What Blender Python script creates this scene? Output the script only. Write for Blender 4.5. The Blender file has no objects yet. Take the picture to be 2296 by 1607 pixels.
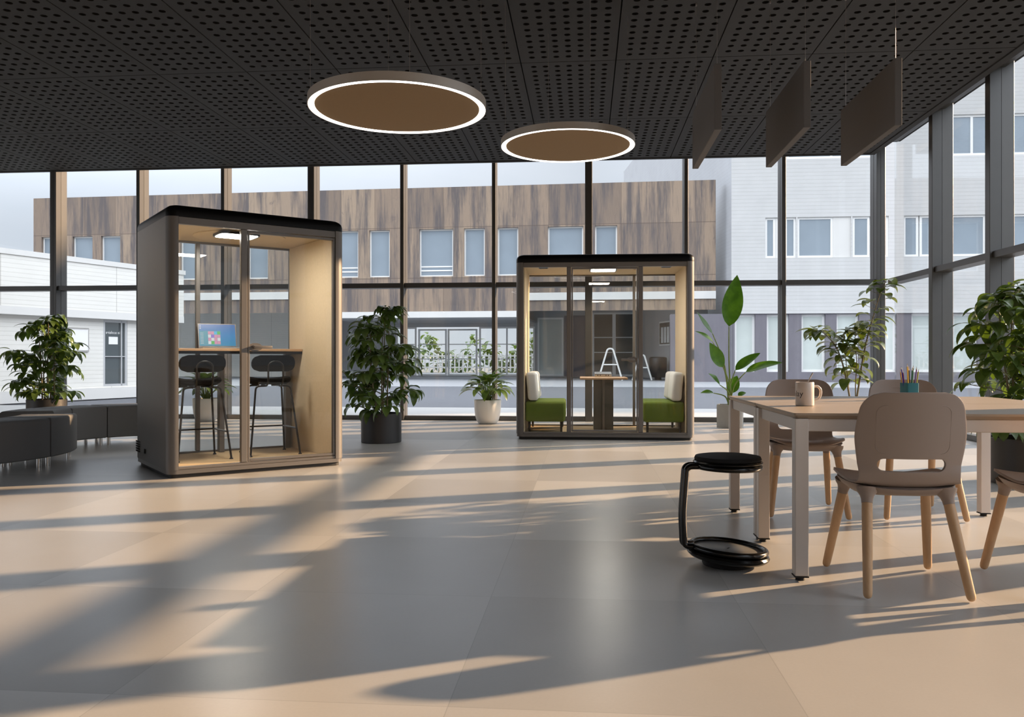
import bpy, bmesh, math, random
from math import sin, cos, pi, radians, sqrt, atan2, tan
from mathutils import Vector, Matrix, Euler

random.seed(7)
SC = bpy.context.scene
COL = SC.collection
V = Vector

# ------------------------------------------------------------------ helpers
def new():
    return bmesh.new()

def box(bm, x, y, z, bevel=0.0, seg=2):
    r = bmesh.ops.create_cube(bm, size=1.0)
    vs = r['verts']
    for v in vs:
        v.co = V(((x[0]+x[1])/2 + v.co.x*(x[1]-x[0]), (y[0]+y[1])/2 + v.co.y*(y[1]-y[0]), (z[0]+z[1])/2 + v.co.z*(z[1]-z[0])))
    if bevel > 0:
        es = list({e for v in vs for e in v.link_edges})
        bmesh.ops.bevel(bm, geom=es, offset=bevel, segments=seg, profile=0.5, affect='EDGES')

def ring(bm, pts):
    return [bm.verts.new(p) for p in pts]

def bridge(bm, a, b, closed=True):
    n = len(a)
    for i in range(n if closed else n-1):
        j = (i+1) % n
        bm.faces.new((a[i], a[j], b[j], b[i]))

def cyl(bm, p0, p1, r0, r1=None, seg=16, caps=True):
    r1 = r0 if r1 is None else r1
    p0, p1 = V(p0), V(p1)
    d = (p1-p0).normalized()
    a = d.orthogonal().normalized(); b = d.cross(a)
    A = ring(bm, [p0 + (a*cos(2*pi*i/seg)+b*sin(2*pi*i/seg))*r0 for i in range(seg)])
    B = ring(bm, [p1 + (a*cos(2*pi*i/seg)+b*sin(2*pi*i/seg))*r1 for i in range(seg)])
    bridge(bm, A, B)
    if caps:
        bm.faces.new(A[::-1]); bm.faces.new(B)

def lathe(bm, prof, c=(0, 0, 0), seg=40, cap0=False, cap1=False):
    prev = None; first = None
    for r, z in prof:
        cur = ring(bm, [(c[0]+r*cos(2*pi*i/seg), c[1]+r*sin(2*pi*i/seg), c[2]+z) for i in range(seg)])
        if prev: bridge(bm, prev, cur)
        else: first = cur
        prev = cur
    if cap0: bm.faces.new(first[::-1])
    if cap1: bm.faces.new(prev)

def tube(bm, pts, r, seg=10, closed=False, caps=True):
    pts = [V(p) for p in pts]; n = len(pts)
    rad = r if isinstance(r, (list, tuple)) else [r]*n
    tang = []
    for i in range(n):
        a = pts[i-1] if (i > 0 or closed) else pts[i]
        b = pts[(i+1) % n] if (i < n-1 or closed) else pts[i]
        tang.append((b-a).normalized())
    nrm = tang[0].orthogonal().normalized()
    rings = []
    for i in range(n):
        if i > 0:
            q = tang[i-1].rotation_difference(tang[i]); nrm = q @ nrm
            nrm = (nrm - tang[i]*nrm.dot(tang[i])).normalized()
        b = tang[i].cross(nrm)
        rings.append(ring(bm, [pts[i] + (nrm*cos(2*pi*k/seg)+b*sin(2*pi*k/seg))*rad[i] for k in range(seg)]))
    for i in range(n-1):
        bridge(bm, rings[i], rings[i+1])
    if closed:
        A, B = rings[-1], rings[0]
        best = min(range(seg), key=lambda s: sum((A[k].co-B[(k+s) % seg].co).length for k in range(seg)))
        bridge(bm, A, [B[(k+best) % seg] for k in range(seg)])
    elif caps:
        bm.faces.new(rings[0][::-1]); bm.faces.new(rings[-1])

def smooth_path(pts, n=8):
    pts = [V(p) for p in pts]; out = []
    for i in range(len(pts)-1):
        p0 = pts[max(i-1, 0)]; p1 = pts[i]; p2 = pts[i+1]; p3 = pts[min(i+2, len(pts)-1)]
        for k in range(n):
            t = k/n
            out.append(0.5*((2*p1)+(p2-p0)*t+(2*p0-5*p1+4*p2-p3)*t*t+(3*p1-p0-3*p2+p3)*t**3))
    out.append(pts[-1]); return out

def fillet(pts, r, n=6):
    """polyline with rounded corners"""
    pts = [V(p) for p in pts]; out = [pts[0]]
    for i in range(1, len(pts)-1):
        a = (pts[i-1]-pts[i]); b = (pts[i+1]-pts[i])
        rr = min(r, a.length*0.49, b.length*0.49)
        A = pts[i]+a.normalized()*rr; B = pts[i]+b.normalized()*rr
        for k in range(n+1):
            t = k/n
            out.append(A*(1-t)**2 + pts[i]*2*t*(1-t) + B*t*t)
    out.append(pts[-1]); return out

def rrect(x0, x1, y0, y1, r, n=6, corners=(1, 1, 1, 1)):
    """ccw outline, corners order: x1y0? start at (x0,y0)"""
    out = []
    cs = [(x0, y0, pi), (x1, y0, 1.5*pi), (x1, y1, 0), (x0, y1, .5*pi)]
    for k, (cx, cy, a0) in enumerate(cs):
        if not corners[k]:
            out.append((cx, cy)); continue
        ox = cx + (r if cx == x0 else -r); oy = cy + (r if cy == y0 else -r)
        for i in range(n+1):
            a = a0 + (pi/2)*i/n
            out.append((ox + r*cos(a), oy + r*sin(a)))
    return out

def prism(bm, outline, z0, z1):
    a = ring(bm, [(p[0], p[1], z0) for p in outline]); b = ring(bm, [(p[0], p[1], z1) for p in outline])
    bridge(bm, a, b); bm.faces.new(a[::-1]); bm.faces.new(b)

def obj(name, bm, m, parent=None, loc=(0, 0, 0), rot=0, smooth=38, recalc=True):
    if recalc: bmesh.ops.recalc_face_normals(bm, faces=bm.faces)
    me = bpy.data.meshes.new(name); bm.to_mesh(me); bm.free()
    for mm in (m if isinstance(m, (list, tuple)) else [m]): me.materials.append(mm)
    if smooth:
        me.polygons.foreach_set('use_smooth', [True]*len(me.polygons))
        me.set_sharp_from_angle(angle=radians(smooth))
    o = bpy.data.objects.new(name, me); COL.objects.link(o)
    o.location = loc
    o.rotation_euler = (0, 0, rot) if not isinstance(rot, (tuple, list)) else rot
    if parent: o.parent = parent
    return o

def tag(o, label, cat, group=None, kind=None):
    o['label'] = label; o['category'] = cat
    if group: o['group'] = group
    if kind: o['kind'] = kind
    return o

def thing(name, label, cat, loc=(0, 0, 0), rot=0, group=None):
    o = bpy.data.objects.new(name, None); COL.objects.link(o)
    o.location = loc; o.rotation_euler = (0, 0, rot) if not isinstance(rot, (tuple, list)) else rot
    o.empty_display_size = .1
    return tag(o, label, cat, group)

def struct(o):
    o['kind'] = 'structure'; return o

def dup(root, loc, rot, label, group=None):
    def cp(o, parent):
        c = o.copy(); COL.objects.link(c); c.parent = parent
        for ch in o.children: cp(ch, c)
        return c
    r = cp(root, None); r.location = loc; r.rotation_euler = (0, 0, rot); r['label'] = label
    if group: r['group'] = group
    return r

# ------------------------------------------------------------------ materials
def nt(name):
    m = bpy.data.materials.new(name); m.use_nodes = True
    t = m.node_tree; return m, t, t.nodes, t.links, t.nodes['Principled BSDF']

def hexc(r, g, b):
    f = lambda c: ((c/255+.055)/1.055)**2.4 if c > 10 else c/255/12.92
    return (f(r), f(g), f(b), 1)

def mixrgb(n, l, fac, a, b, mode='MIX'):
    x = n.new('ShaderNodeMix'); x.data_type = 'RGBA'; x.blend_type = mode
    if isinstance(fac, (int, float)): x.inputs[0].default_value = fac
    else: l.new(fac, x.inputs[0])
    for i, c in ((6, a), (7, b)):
        if isinstance(c, tuple): x.inputs[i].default_value = c
        else: l.new(c, x.inputs[i])
    return x.outputs[2]

def noise(n, l, scale, detail=3, stretch=(1, 1, 1), coord='Object', rough=.55):
    tc = n.new('ShaderNodeTexCoord'); mp = n.new('ShaderNodeMapping'); mp.inputs['Scale'].default_value = stretch
    l.new(tc.outputs[coord], mp.inputs[0])
    t = n.new('ShaderNodeTexNoise'); t.inputs['Scale'].default_value = scale; t.inputs['Detail'].default_value = detail
    t.inputs['Roughness'].default_value = rough
    l.new(mp.outputs[0], t.inputs['Vector']); return t.outputs['Fac']

def ramp(n, l, fac, stops):
    r = n.new('ShaderNodeValToRGB')
    while len(r.color_ramp.elements) < len(stops): r.color_ramp.elements.new(.5)
    for e, (p, c) in zip(r.color_ramp.elements, stops): e.position = p; e.color = c
    l.new(fac, r.inputs[0]); return r.outputs[0]

def mathn(n, l, op, a, b=None, c=None):
    x = n.new('ShaderNodeMath'); x.operation = op
    for i, q in enumerate((a, b, c)):
        if q is None: continue
        if isinstance(q, (int, float)): x.inputs[i].default_value = q
        else: l.new(q, x.inputs[i])
    return x.outputs[0]

def pm(name, col, rough=.5, metal=0, spec=.5, var=.06, scale=6, stretch=(1, 1, 1), bump=0, bscale=200, coat=0, sheen=0):
    m, t, n, l, p = nt(name)
    f = noise(n, l, scale, 3, stretch)
    dk = tuple(c*(1-var) for c in col[:3])+(1,); lt = tuple(min(1, c*(1+var)) for c in col[:3])+(1,)
    l.new(mixrgb(n, l, f, dk, lt), p.inputs['Base Color'])
    p.inputs['Roughness'].default_value = rough; p.inputs['Metallic'].default_value = metal
    p.inputs['Specular IOR Level'].default_value = spec
    if coat: p.inputs['Coat Weight'].default_value = coat; p.inputs['Coat Roughness'].default_value = .1
    if sheen: p.inputs['Sheen Weight'].default_value = sheen
    if bump:
        b = n.new('ShaderNodeBump'); b.inputs['Strength'].default_value = bump; b.inputs['Distance'].default_value = .002
        l.new(noise(n, l, bscale, 2), b.inputs['Height']); l.new(b.outputs[0], p.inputs['Normal'])
    return m

def emis(name, col, s):
    m, t, n, l, p = nt(name)
    p.inputs['Base Color'].default_value = (.8, .8, .8, 1)
    p.inputs['Emission Color'].default_value = col; p.inputs['Emission Strength'].default_value = s
    return m

def glass(name, tint=(.96, .97, .97, 1), base=.02, k=.85):
    m, t, n, l, p = nt(name); n.remove(p)
    out = n['Material Output']
    lw = n.new('ShaderNodeLayerWeight'); lw.inputs['Blend'].default_value = .5
    pw = mathn(n, l, 'POWER', lw.outputs['Facing'], 5.0)
    fac = mathn(n, l, 'MULTIPLY_ADD', pw, k, base)
    tr = n.new('ShaderNodeBsdfTransparent'); tr.inputs[0].default_value = tint
    gl = n.new('ShaderNodeBsdfGlossy'); gl.inputs['Roughness'].default_value = 0.0
    mx = n.new('ShaderNodeMixShader'); l.new(fac, mx.inputs[0]); l.new(tr.outputs[0], mx.inputs[1]); l.new(gl.outputs[0], mx.inputs[2])
    l.new(mx.outputs[0], out.inputs[0]); return m

M = {}
M['glass'] = glass('clear_glass')
M['podglass'] = glass('booth_glass', (.955, .96, .955, 1), .016)

def floor_mat():
    m, t, n, l, p = nt('stone_floor_tiles')
    tc = n.new('ShaderNodeTexCoord'); sp = n.new('ShaderNodeSeparateXYZ'); l.new(tc.outputs['Object'], sp.inputs[0])
    tx = mathn(n, l, 'DIVIDE', mathn(n, l, 'SUBTRACT', sp.outputs[0], .62), 1.013)
    ty = mathn(n, l, 'DIVIDE', mathn(n, l, 'SUBTRACT', sp.outputs[1], 3.445), 1.10)
    fx, fy = mathn(n, l, 'FLOOR', tx), mathn(n, l, 'FLOOR', ty)
    cb = n.new('ShaderNodeCombineXYZ'); l.new(fx, cb.inputs[0]); l.new(fy, cb.inputs[1])
    wn = n.new('ShaderNodeTexWhiteNoise'); wn.noise_dimensions = '3D'; l.new(cb.outputs[0], wn.inputs['Vector'])
    a = mixrgb(n, l, wn.outputs['Value'], hexc(164, 162, 159), hexc(192, 190, 187))
    # cloudy stone and fine grain
    c = mixrgb(n, l, noise(n, l, 1.6, 6, rough=.62), (.90, .90, .90, 1), (1.08, 1.07, 1.06, 1))
    a = mixrgb(n, l, 1.0, a, c, 'MULTIPLY')
    g = mixrgb(n, l, noise(n, l, 90, 3), (.95, .95, .95, 1), (1.04, 1.04, 1.04, 1))
    a = mixrgb(n, l, 1.0, a, g, 'MULTIPLY')
    # hairline joints
    def line(tt, w):
        fr = mathn(n, l, 'FRACT', tt)
        d = mathn(n, l, 'MINIMUM', fr, mathn(n, l, 'SUBTRACT', 1.0, fr))
        return mathn(n, l, 'LESS_THAN', d, w)
    j = mathn(n, l, 'MAXIMUM', line(tx, .0016), line(ty, .0016))
    a = mixrgb(n, l, mathn(n, l, 'MULTIPLY', j, .35), a, hexc(112, 110, 107))
    l.new(a, p.inputs['Base Color'])
    r = n.new('ShaderNodeMapRange'); l.new(noise(n, l, 3.0, 4), r.inputs[0])
    r.inputs['To Min'].default_value = .285; r.inputs['To Max'].default_value = .335
    l.new(r.outputs[0], p.inputs['Roughness']); p.inputs['Specular IOR Level'].default_value = .5
    return m
M['floor'] = floor_mat()

def oak(name, c0, c1, axis=0, rough=.45):
    m, t, n, l, p = nt(name)
    st = [14, 14, 14]; st[axis] = 1.2
    f = noise(n, l, 3.0, 5, tuple(st))
    f2 = noise(n, l, 9.0, 3, tuple(s*1.5 for s in st))
    a = mixrgb(n, l, f, c0, c1)
    a = mixrgb(n, l, mathn(n, l, 'MULTIPLY', f2, .35), a, tuple(c*.8 for c in c0[:3])+(1,))
    l.new(a, p.inputs['Base Color']); p.inputs['Roughness'].default_value = rough
    return m
M['tabletop'] = oak('pale_oak_top', hexc(152, 136, 118), hexc(176, 160, 142), 0, .42)
M['leg_oak'] = oak('oak_leg_wood', hexc(186, 148, 108), hexc(210, 176, 138), 2, .5)
M['bar_oak'] = oak('oak_counter', hexc(176, 140, 104), hexc(200, 165, 128), 0, .45)

M['ceil'] = pm('charcoal_ceiling_board', hexc(39, 38, 37), .75, var=.05)
M['void'] = pm('dark_void', hexc(14, 14, 14), .9)
M['mull'] = pm('dark_bronze_metal', (.115, .113, .11, 1), .40, .75, var=.04)
M['shell'] = pm('booth_shell_paint', hexc(108, 105, 102), .42, .15, var=.03)
M['frame'] = pm('booth_frame_paint', hexc(108, 104, 100), .35, .2, var=.03)
M['roofcap'] = pm('black_roof_plastic', hexc(14, 14, 15), .4, spec=.2, var=.03)
M['plinth'] = pm('black_plinth', hexc(26, 25, 24), .6)
M['felt'] = pm('beige_felt', hexc(194, 177, 149), .95, var=.10, scale=60, bump=.35, bscale=260)
M['carpet'] = pm('sand_carpet', hexc(190, 164, 126), .95, var=.12, scale=120, bump=.5, bscale=400)
M['dark'] = pm('dark_metal', hexc(34, 33, 33), .35, .4)
M['blackfab'] = pm('black_fabric', hexc(16, 15, 15), .9, spec=.15, var=.12, scale=300, bump=.4, bscale=500)
M['blackgloss'] = pm('black_lacquer', hexc(10, 10, 10), .22, var=.02)
M['blackmat'] = pm('black_seat_fabric', hexc(11, 11, 12), .9, var=.12, scale=300)
M['chair'] = pm('taupe_plastic', hexc(146, 131, 121), .48, var=.02)
M['white'] = pm('white_powder_coat', hexc(206, 199, 193), .4, var=.02)
M['rubber'] = pm('black_rubber', hexc(24, 23, 23), .7)
M['pouf'] = pm('graphite_upholstery', hexc(106, 105, 104), .75, var=.06, scale=90, bump=.25, bscale=420)
M['chrome'] = pm('polished_steel', (.75, .73, .70, 1), .18, 1)
M['steel'] = pm('brushed_steel', (.62, .60, .57, 1), .32, 1)
M['green'] = pm('green_wool', hexc(100, 120, 36), .9, var=.10, scale=160, bump=.4, bscale=500)
M['cushion'] = pm('light_grey_fabric', hexc(224, 224, 223), .9, var=.06, scale=200, bump=.35, bscale=500)
M['pedestal'] = pm('grey_green_pedestal', hexc(84, 82, 75), .5, var=.03)
M['felt_disc'] = pm('brown_felt', hexc(138, 116, 88), .95, var=.08, scale=120)
M['ringmetal'] = pm('champagne_metal', (.56, .52, .47, 1), .38, .4)
M['baffle'] = pm('brown_grey_baffle_felt', hexc(100, 98, 97), .95, var=.10, scale=140, bump=.3, bscale=400)
M['wire'] = pm('thin_steel_wire', (.4, .36, .33, 1), .4, .8)
M['blackpot'] = pm('black_planter_metal', hexc(48, 46, 45), .45, var=.04)
M['whitepot'] = pm('white_ceramic', hexc(238, 234, 228), .35, var=.02)
M['concrete'] = pm('cast_concrete', hexc(160, 160, 156), .8, var=.10, scale=14, bump=.3, bscale=60)
M['soil'] = pm('potting_soil', hexc(120, 104, 84), .95, var=.35, scale=60, bump=.8, bscale=120)
M['mug'] = pm('cream_glazed_ceramic', hexc(214, 202, 190), .25, var=.02)
M['ink'] = pm('black_print', hexc(28, 26, 26), .5)
M['teal'] = pm('teal_plastic', hexc(24, 108, 120), .4)
M['ivory'] = pm('ivory_plastic', hexc(226, 220, 212), .5)
M['lampring'] = emis('lamp_diffuser', (1, .97, .93, 1), 5.0)
M['podlamp'] = emis('booth_lamp_diffuser', (1, .93, .83, 1), 90.0)

def leaf_mat(name, c0, c1, rough=.32, trans=.22):
    m, t, n, l, p = nt(name)
    f = noise(n, l, 7.0, 3)
    a = ramp(n, l, f, [(.3, c0), (.72, c1)])
    l.new(a, p.inputs['Base Color']); p.inputs['Roughness'].default_value = rough
    tl = n.new('ShaderNodeBsdfTranslucent')
    l.new(mixrgb(n, l, 1.0, a, (1.6, 1.7, .5, 1), 'MULTIPLY'), tl.inputs[0])
    mx = n.new('ShaderNodeMixShader'); mx.inputs[0].default_value = trans
    l.new(p.outputs[0], mx.inputs[1]); l.new(tl.outputs[0], mx.inputs[2]); l.new(mx.outputs[0], n['Material Output'].inputs[0])
    return m
M['leaf'] = leaf_mat('dark_green_leaf', hexc(58, 80, 40), hexc(106, 130, 66), .34)
M['leaf2'] = leaf_mat('broad_green_leaf', hexc(62, 88, 46), hexc(104, 128, 66))
M['banana'] = leaf_mat('banana_leaf', hexc(52, 86, 26), hexc(80, 118, 36), .28, .3)
M['camellia'] = leaf_mat('olive_leaf', hexc(60, 76, 40), hexc(106, 118, 62), .32)
M['stem'] = pm('plant_stem', hexc(120, 110, 82), .7, var=.2, scale=20)
M['greenstem'] = pm('green_stem', hexc(110, 128, 52), .5, var=.2, scale=12)

# ------------------------------------------------------------------ camera
cam = bpy.data.cameras.new('camera'); camo = bpy.data.objects.new('camera', cam); COL.objects.link(camo)
camo.location = (0, 0, 1.0); camo.rotation_euler = (radians(90), 0, radians(5.06))
cam.sensor_fit = 'HORIZONTAL'; cam.sensor_width = 36; cam.lens = 36*1850/2296
cam.clip_end = 500; cam.clip_start = .05
SC.camera = camo

# ------------------------------------------------------------------ room shell
ROOF = 4.14
BACK, RIGHT = 13.14, 4.60          # inner faces of the glazed walls
bm = new(); box(bm, (-16, 4.9), (-7, 13.44), (-.12, 0)); struct(obj('floor', bm, M['floor'], smooth=0))

def ceiling_panel_mesh():
    W_, L_ = 1.005, 2.15; g = .006
    bm = new(); N = 16
    xs = [g] + [.13+.1265*k-.06325 for k in range(1, 7)] + [W_-g]
    y0 = .126
    ys = [g] + [y0+.144*k-.072 for k in range(1, 14)] + [L_-g]
    grid = {}
    def gv(i, j):
        if (i, j) not in grid: grid[(i, j)] = bm.verts.new((xs[i], ys[j], 0))
        return grid[(i, j)]
    for i in range(7):
        cx = .13+.1265*i
        for j in range(14):
            cy = y0+.144*j
            co = [gv(i, j), gv(i+1, j), gv(i+1, j+1), gv(i, j+1)]
            c = [bm.verts.new((cx+.031*cos(2*pi*k/N+1.25*pi), cy+.031*sin(2*pi*k/N+1.25*pi), 0)) for k in range(N)]
            d = [bm.verts.new((v.co.x, v.co.y, .02)) for v in c]
            q = N//4
            for s in range(4):
                # corner s at angle 225+90s degrees -> circle index s*q
                for k in range(q):
                    a, b = c[(s*q+k) % N], c[(s*q+k+1) % N]
                    m = q//2
                    if k < m: bm.faces.new((co[s], b, a))
                    else: bm.faces.new((co[(s+1) % 4], b, a))
                bm.faces.new((co[s], co[(s+1) % 4], c[(s*q+q//2) % N]))
            k0 = len(bm.faces); bridge(bm, c, d); bm.faces.ensure_lookup_table()
            for f in bm.faces[k0:]: f.material_index = 1
    # upturned edges of the board
    e = [(g, g), (W_-g, g), (W_-g, L_-g), (g, L_-g)]
    lo = ring(bm, [(x, y, 0) for x, y in e]); hi = ring(bm, [(x, y, .02) for x, y in e]); bridge(bm, lo, hi)
    bmesh.ops.remove_doubles(bm, verts=bm.verts, dist=.0005)
    bmesh.ops.recalc_face_normals(bm, faces=bm.faces)
    me = bpy.data.meshes.new('ceiling_panel'); bm.to_mesh(me); bm.free(); me.materials.append(M['ceil']); me.materials.append(M['void']); return me
pan = ceiling_panel_mesh()
for i in range(-12, 4):
    for j in range(4):
        o = bpy.data.objects.new('ceiling_panel', pan); COL.objects.link(o)
        o.location = (.324+1.005*i, 4.45+2.15*j, ROOF); struct(o)
bm = new()
box(bm, (-16, -11.74), (-7, 13.05), (ROOF, ROOF+.02)); box(bm, (-11.736, 4.344), (-7, 4.446), (ROOF, ROOF+.02))
struct(obj('ceiling', bm, M['ceil'], smooth=0))
bm = new(); box(bm, (-16, 4.95), (-7, 13.5), (4.42, 4.6)); struct(obj('roof', bm, M['void'], smooth=0))
bm = new(); box(bm, (-16, 4.43), (13.05, 13.12), (ROOF-.012, 4.3)); box(bm, (4.344, 4.43), (-7, 13.05), (ROOF-.012, 4.3))
struct(obj('trim_1', bm, M['ceil'], smooth=0))

# curtain wall at the back: deep mullions, two panes per bay
cols_x = [(-13.38, .11), (-11.9, .06), (-10.4, .06), (-8.915, .11), (-7.42, .06), (-5.96, .06), (-4.465, .11), (-2.953, .06), (-1.458, .06), (.058, .11), (1.583, .06), (3.08, .06), (4.535, .13)]
TOPZ = 4.42
ti = 2
def mull_x(x, w):
    global ti
    bm = new(); box(bm, (x-w/2, x+w/2), (BACK, BACK+.30), (.0, TOPZ), .004, 1)
    if w > .1: box(bm, (x-.004, x+.004), (BACK-.004, BACK+.002), (.0, TOPZ))
    box(bm, (x-w/2-.003, x+w/2+.003), (BACK+.135, BACK+.147), (.0, TOPZ))
    struct(obj('trim_%d' % ti, bm, M['mull'], smooth=0)); ti += 1
for x, w in cols_x: mull_x(x, w)
wi = 1
def bay(a, b, axis):
    """two panes, transom, top and bottom rails between mullions; axis 'x' for the back wall, 'y' for the right wall"""
    global wi
    root = bpy.data.objects.new('window_%d' % wi, None); COL.objects.link(root); root['kind'] = 'structure'; wi += 1
    c = (BACK+.14) if axis == 'x' else (RIGHT+.135)
    root.location = ((a+b)/2, c, 0) if axis == 'x' else (c, (a+b)/2, 0)
    h = (b-a)/2 - .001
    def B(bm, u, v, z, bev=0):
        if axis == 'x': box(bm, u, v, z, bev, 1)
        else: box(bm, v, u, z, bev, 1)
    for nm, z0, z1, d in (('bottom_rail', .0, .07, .06), ('transom', 2.145, 2.225, .10), ('top_rail', 4.32, 4.42, .04)):
        bm = new(); B(bm, (-h, h), (-d, d), (z0, z1), .004); obj(nm, bm, M['mull'], root, smooth=0)
    for nm, z0, z1 in (('pane', .07, 2.145), ('pane', 2.225, 4.32)):
        bm = new(); B(bm, (-h, h), (-.004, .004), (z0, z1)); obj(nm, bm, M['glass'], root, smooth=0)
for (xa, wa), (xb, wb) in zip(cols_x[:-1], cols_x[1:]):
    bay(xa+wa/2, xb-wb/2, 'x')
rows_y = [11.43-1.57*k for k in range(0, 12)]
prev = BACK+.30-.02
for k, y in enumerate(rows_y):
    w = .115
    bm = new(); box(bm, (RIGHT, RIGHT+.27), (y, y+w), (.0, TOPZ), .004, 1)
    box(bm, (RIGHT+.142, RIGHT+.27), (y+.002, y+.30), (.0, TOPZ), .004, 1)  # hidden outer cap, added wide to broaden the mullion's cast shadow
    box(bm, (RIGHT+.129, RIGHT+.141), (y-.003, y+w+.003), (.0, TOPZ))
    struct(obj('trim_%d' % ti, bm, M['mull'], smooth=0)); ti += 1
    bay(y+w, (BACK-.001 if k == 0 else prev), 'y'); prev = y
# pale gap rail of the right wall above the ceiling edge
bm = new(); box(bm, (-16, 4.9), (-7.2, -7.0), (0, 4.42)); struct(obj('wall_rear', bm, pm('plain_grey_wall', hexc(150, 149, 148), .8), smooth=0))
# ------------------------------------------------------------------ pods
def make_pod(name, label, loc, rot, W_, D_, front, rear, lamp, handle_side):
    root = thing(name, label, 'booth', loc, rot)
    H = 2.26; t = .09
    bm = new(); prism(bm, rrect(.03, W_-.03, .03, D_-.03, .05), 0, .035); obj('plinth', bm, M['plinth'], root)
    bm = new(); prism(bm, rrect(0.004, W_-.004, .004, D_-.004, .075), .035, .07); obj('base_deck', bm, M['frame'], root)
    bm = new(); box(bm, (t+.001, W_-t-.001), (.055, D_-.055), (.0705, .078)); obj('carpet', bm, M['carpet'], root, smooth=0)
    bm = new(); prism(bm, rrect(0, t, 0, D_, .075, 8, (1, 0, 0, 1)), .0705, 2.185); obj('side_wall', bm, M['shell'], root)
    bm = new(); prism(bm, rrect(W_-t, W_, 0, D_, .075, 8, (0, 1, 1, 0)), .0705, 2.185); obj('side_wall', bm, M['shell'], root)
    for x in (t+.0005, W_-t-.0105):
        bm = new(); box(bm, (x, x+.010), (.062, D_-.062), (.0785, 2.144)); obj('felt_lining', bm, M['felt'], root, smooth=0)
    # roof: rounded-edge cap
    bm = new(); prev = None
    for ins, z in ((.0, 2.1855), (.0, 2.225), (.006, 2.247), (.02, 2.266), (.038, 2.278), (.06, 2.285)):
        cur = ring(bm, [(x, y, z) for x, y in rrect(ins, W_-ins, ins, D_-ins, max(.075-ins*.4, .03), 8)])
        if prev: bridge(bm, prev, cur)
        else: bm.faces.new(cur[::-1])
        prev = cur
    bm.faces.new(prev); obj('roof', bm, M['roofcap'], root)
    bm = new(); box(bm, (t+.001, W_-t-.001), (.056, D_-.056), (2.145, 2.185)); obj('ceiling_lining', bm, M['felt'], root, smooth=0)
    bm = new(); lathe(bm, [(0.001, -.014), (.40, -.014), (.415, -.008), (.415, 0)], (W_*.5, D_*.5, 2.1448), 48); obj('acoustic_disc', bm, M['felt'], root)
    lu, lv, lw, ld = lamp
    bm = new(); prism(bm, rrect(lu-lw/2, lu+lw/2, lv-ld/2, lv+ld/2, .05, 6), 2.108, 2.13); L_ = obj('ceiling_light', bm, M['dark'], root)
    bm = new(); prism(bm, rrect(lu-lw/2+.02, lu+lw/2-.02, lv-ld/2+.02, lv+ld/2-.02, .035, 6), 2.104, 2.1078); obj('diffuser', bm, M['podlamp'], L_)
    def face(v0, v1, segs, is_front):
        vm = (v0+v1)/2
        for z0, z1 in ((.0705, .095), (2.125, 2.185)):
            bm = new(); box(bm, (t+.001, W_-t-.001), (v0, v1), (z0, z1), .003, 1); obj('frame_rail', bm, M['frame'], root, smooth=0)
        for k in range(len(segs)-1):
            a = segs[k][2]; b = segs[k+1][1]
            bm = new(); box(bm, (a, b), (v0-.004, v1), (.096, 2.124), .004, 1); obj('frame_post', bm, M['frame'], root, smooth=0)
        for kind, a, b in segs:
            if kind == 'fixed':
                bm = new(); box(bm, (a+.001, b-.001), (vm-.005, vm+.005), (.096, 2.124)); obj('glass_pane', bm, M['podglass'], root, smooth=0)
            else:
                fw = .022
                bm = new()
                for x in ((a+.004, a+fw), (b-fw, b-.004)): box(bm, x, (v0+.002, v1-.002), (.10, 2.12), .003, 1)
                for z in ((.10, .10+fw), (2.12-fw, 2.12)): box(bm, (a+fw, b-fw), (v0+.002, v1-.002), z, .003, 1)
                d = obj('door', bm, M['frame'], root, smooth=0)
                bm = new(); box(bm, (a+fw, b-fw), (vm-.005, vm+.005), (.10+fw, 2.12-fw)); obj('glass_pane', bm, M['podglass'], d, smooth=0)
                hx = a+.06 if handle_side == 'left' else b-.06
                s = 1 if handle_side == 'left' else -1
                bm = new()
                hz = 1.10 if handle_side == 'left' else .985
                for q in ((vm-.016, vm-.0055), (vm+.0055, vm+.016)):
                    a2 = ring(bm, [(hx+s*.012+.055*cos(2*pi*i/28)*(1.15), q[0], hz+.036*sin(2*pi*i/28)) for i in range(28)])
                    b2 = ring(bm, [(hx+s*.012+.055*cos(2*pi*i/28)*(1.15), q[1], hz+.036*sin(2*pi*i/28)) for i in range(28)])
                    bridge(bm, a2, b2); bm.faces.new(a2); bm.faces.new(b2[::-1])
                cyl(bm, (hx, vm-.016, hz), (hx, vm-.05, hz), .016)
                box(bm, *[(min(hx-s*.014, hx+s*.15), max(hx-s*.014, hx+s*.15)), (vm-.062, vm-.046), (hz-.013, hz+.013)], .005, 2)
                obj('handle', bm, M['frame'], d)
    face(.008, .052, front, True); face(D_-.052, D_-.008, rear, False)
    return root

POD1 = (-3.437, 6.536, 0); A1 = radians(40.7)
pod1 = make_pod('phone_booth', 'large taupe glass-fronted booth with black roof, bar counter and two stools inside', POD1, A1, 1.575, 1.22,
    [('fixed', .09, .61), ('door', .665, 1.485)], [('fixed', .09, .535), ('fixed', .575, 1.485)], (.68, .36, .36, .30), 'left')
bm = new()
for v0 in (1.04, 1.125):
    for k in range(5):
        for q in range(3):
            box(bm, (-.006, -.0005), (v0+q*.024, v0+q*.024+.018), (.13+k*.022, .13+k*.022+.014))
obj('air_vent', bm, M['rubber'], pod1, smooth=0)
for v0 in (.80, .83):
    bm = new(); box(bm, (-.006, -.0005), (v0, v0+.014), (.14, .18)); obj('socket_plate', bm, M['rubber'], pod1, smooth=0)

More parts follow.
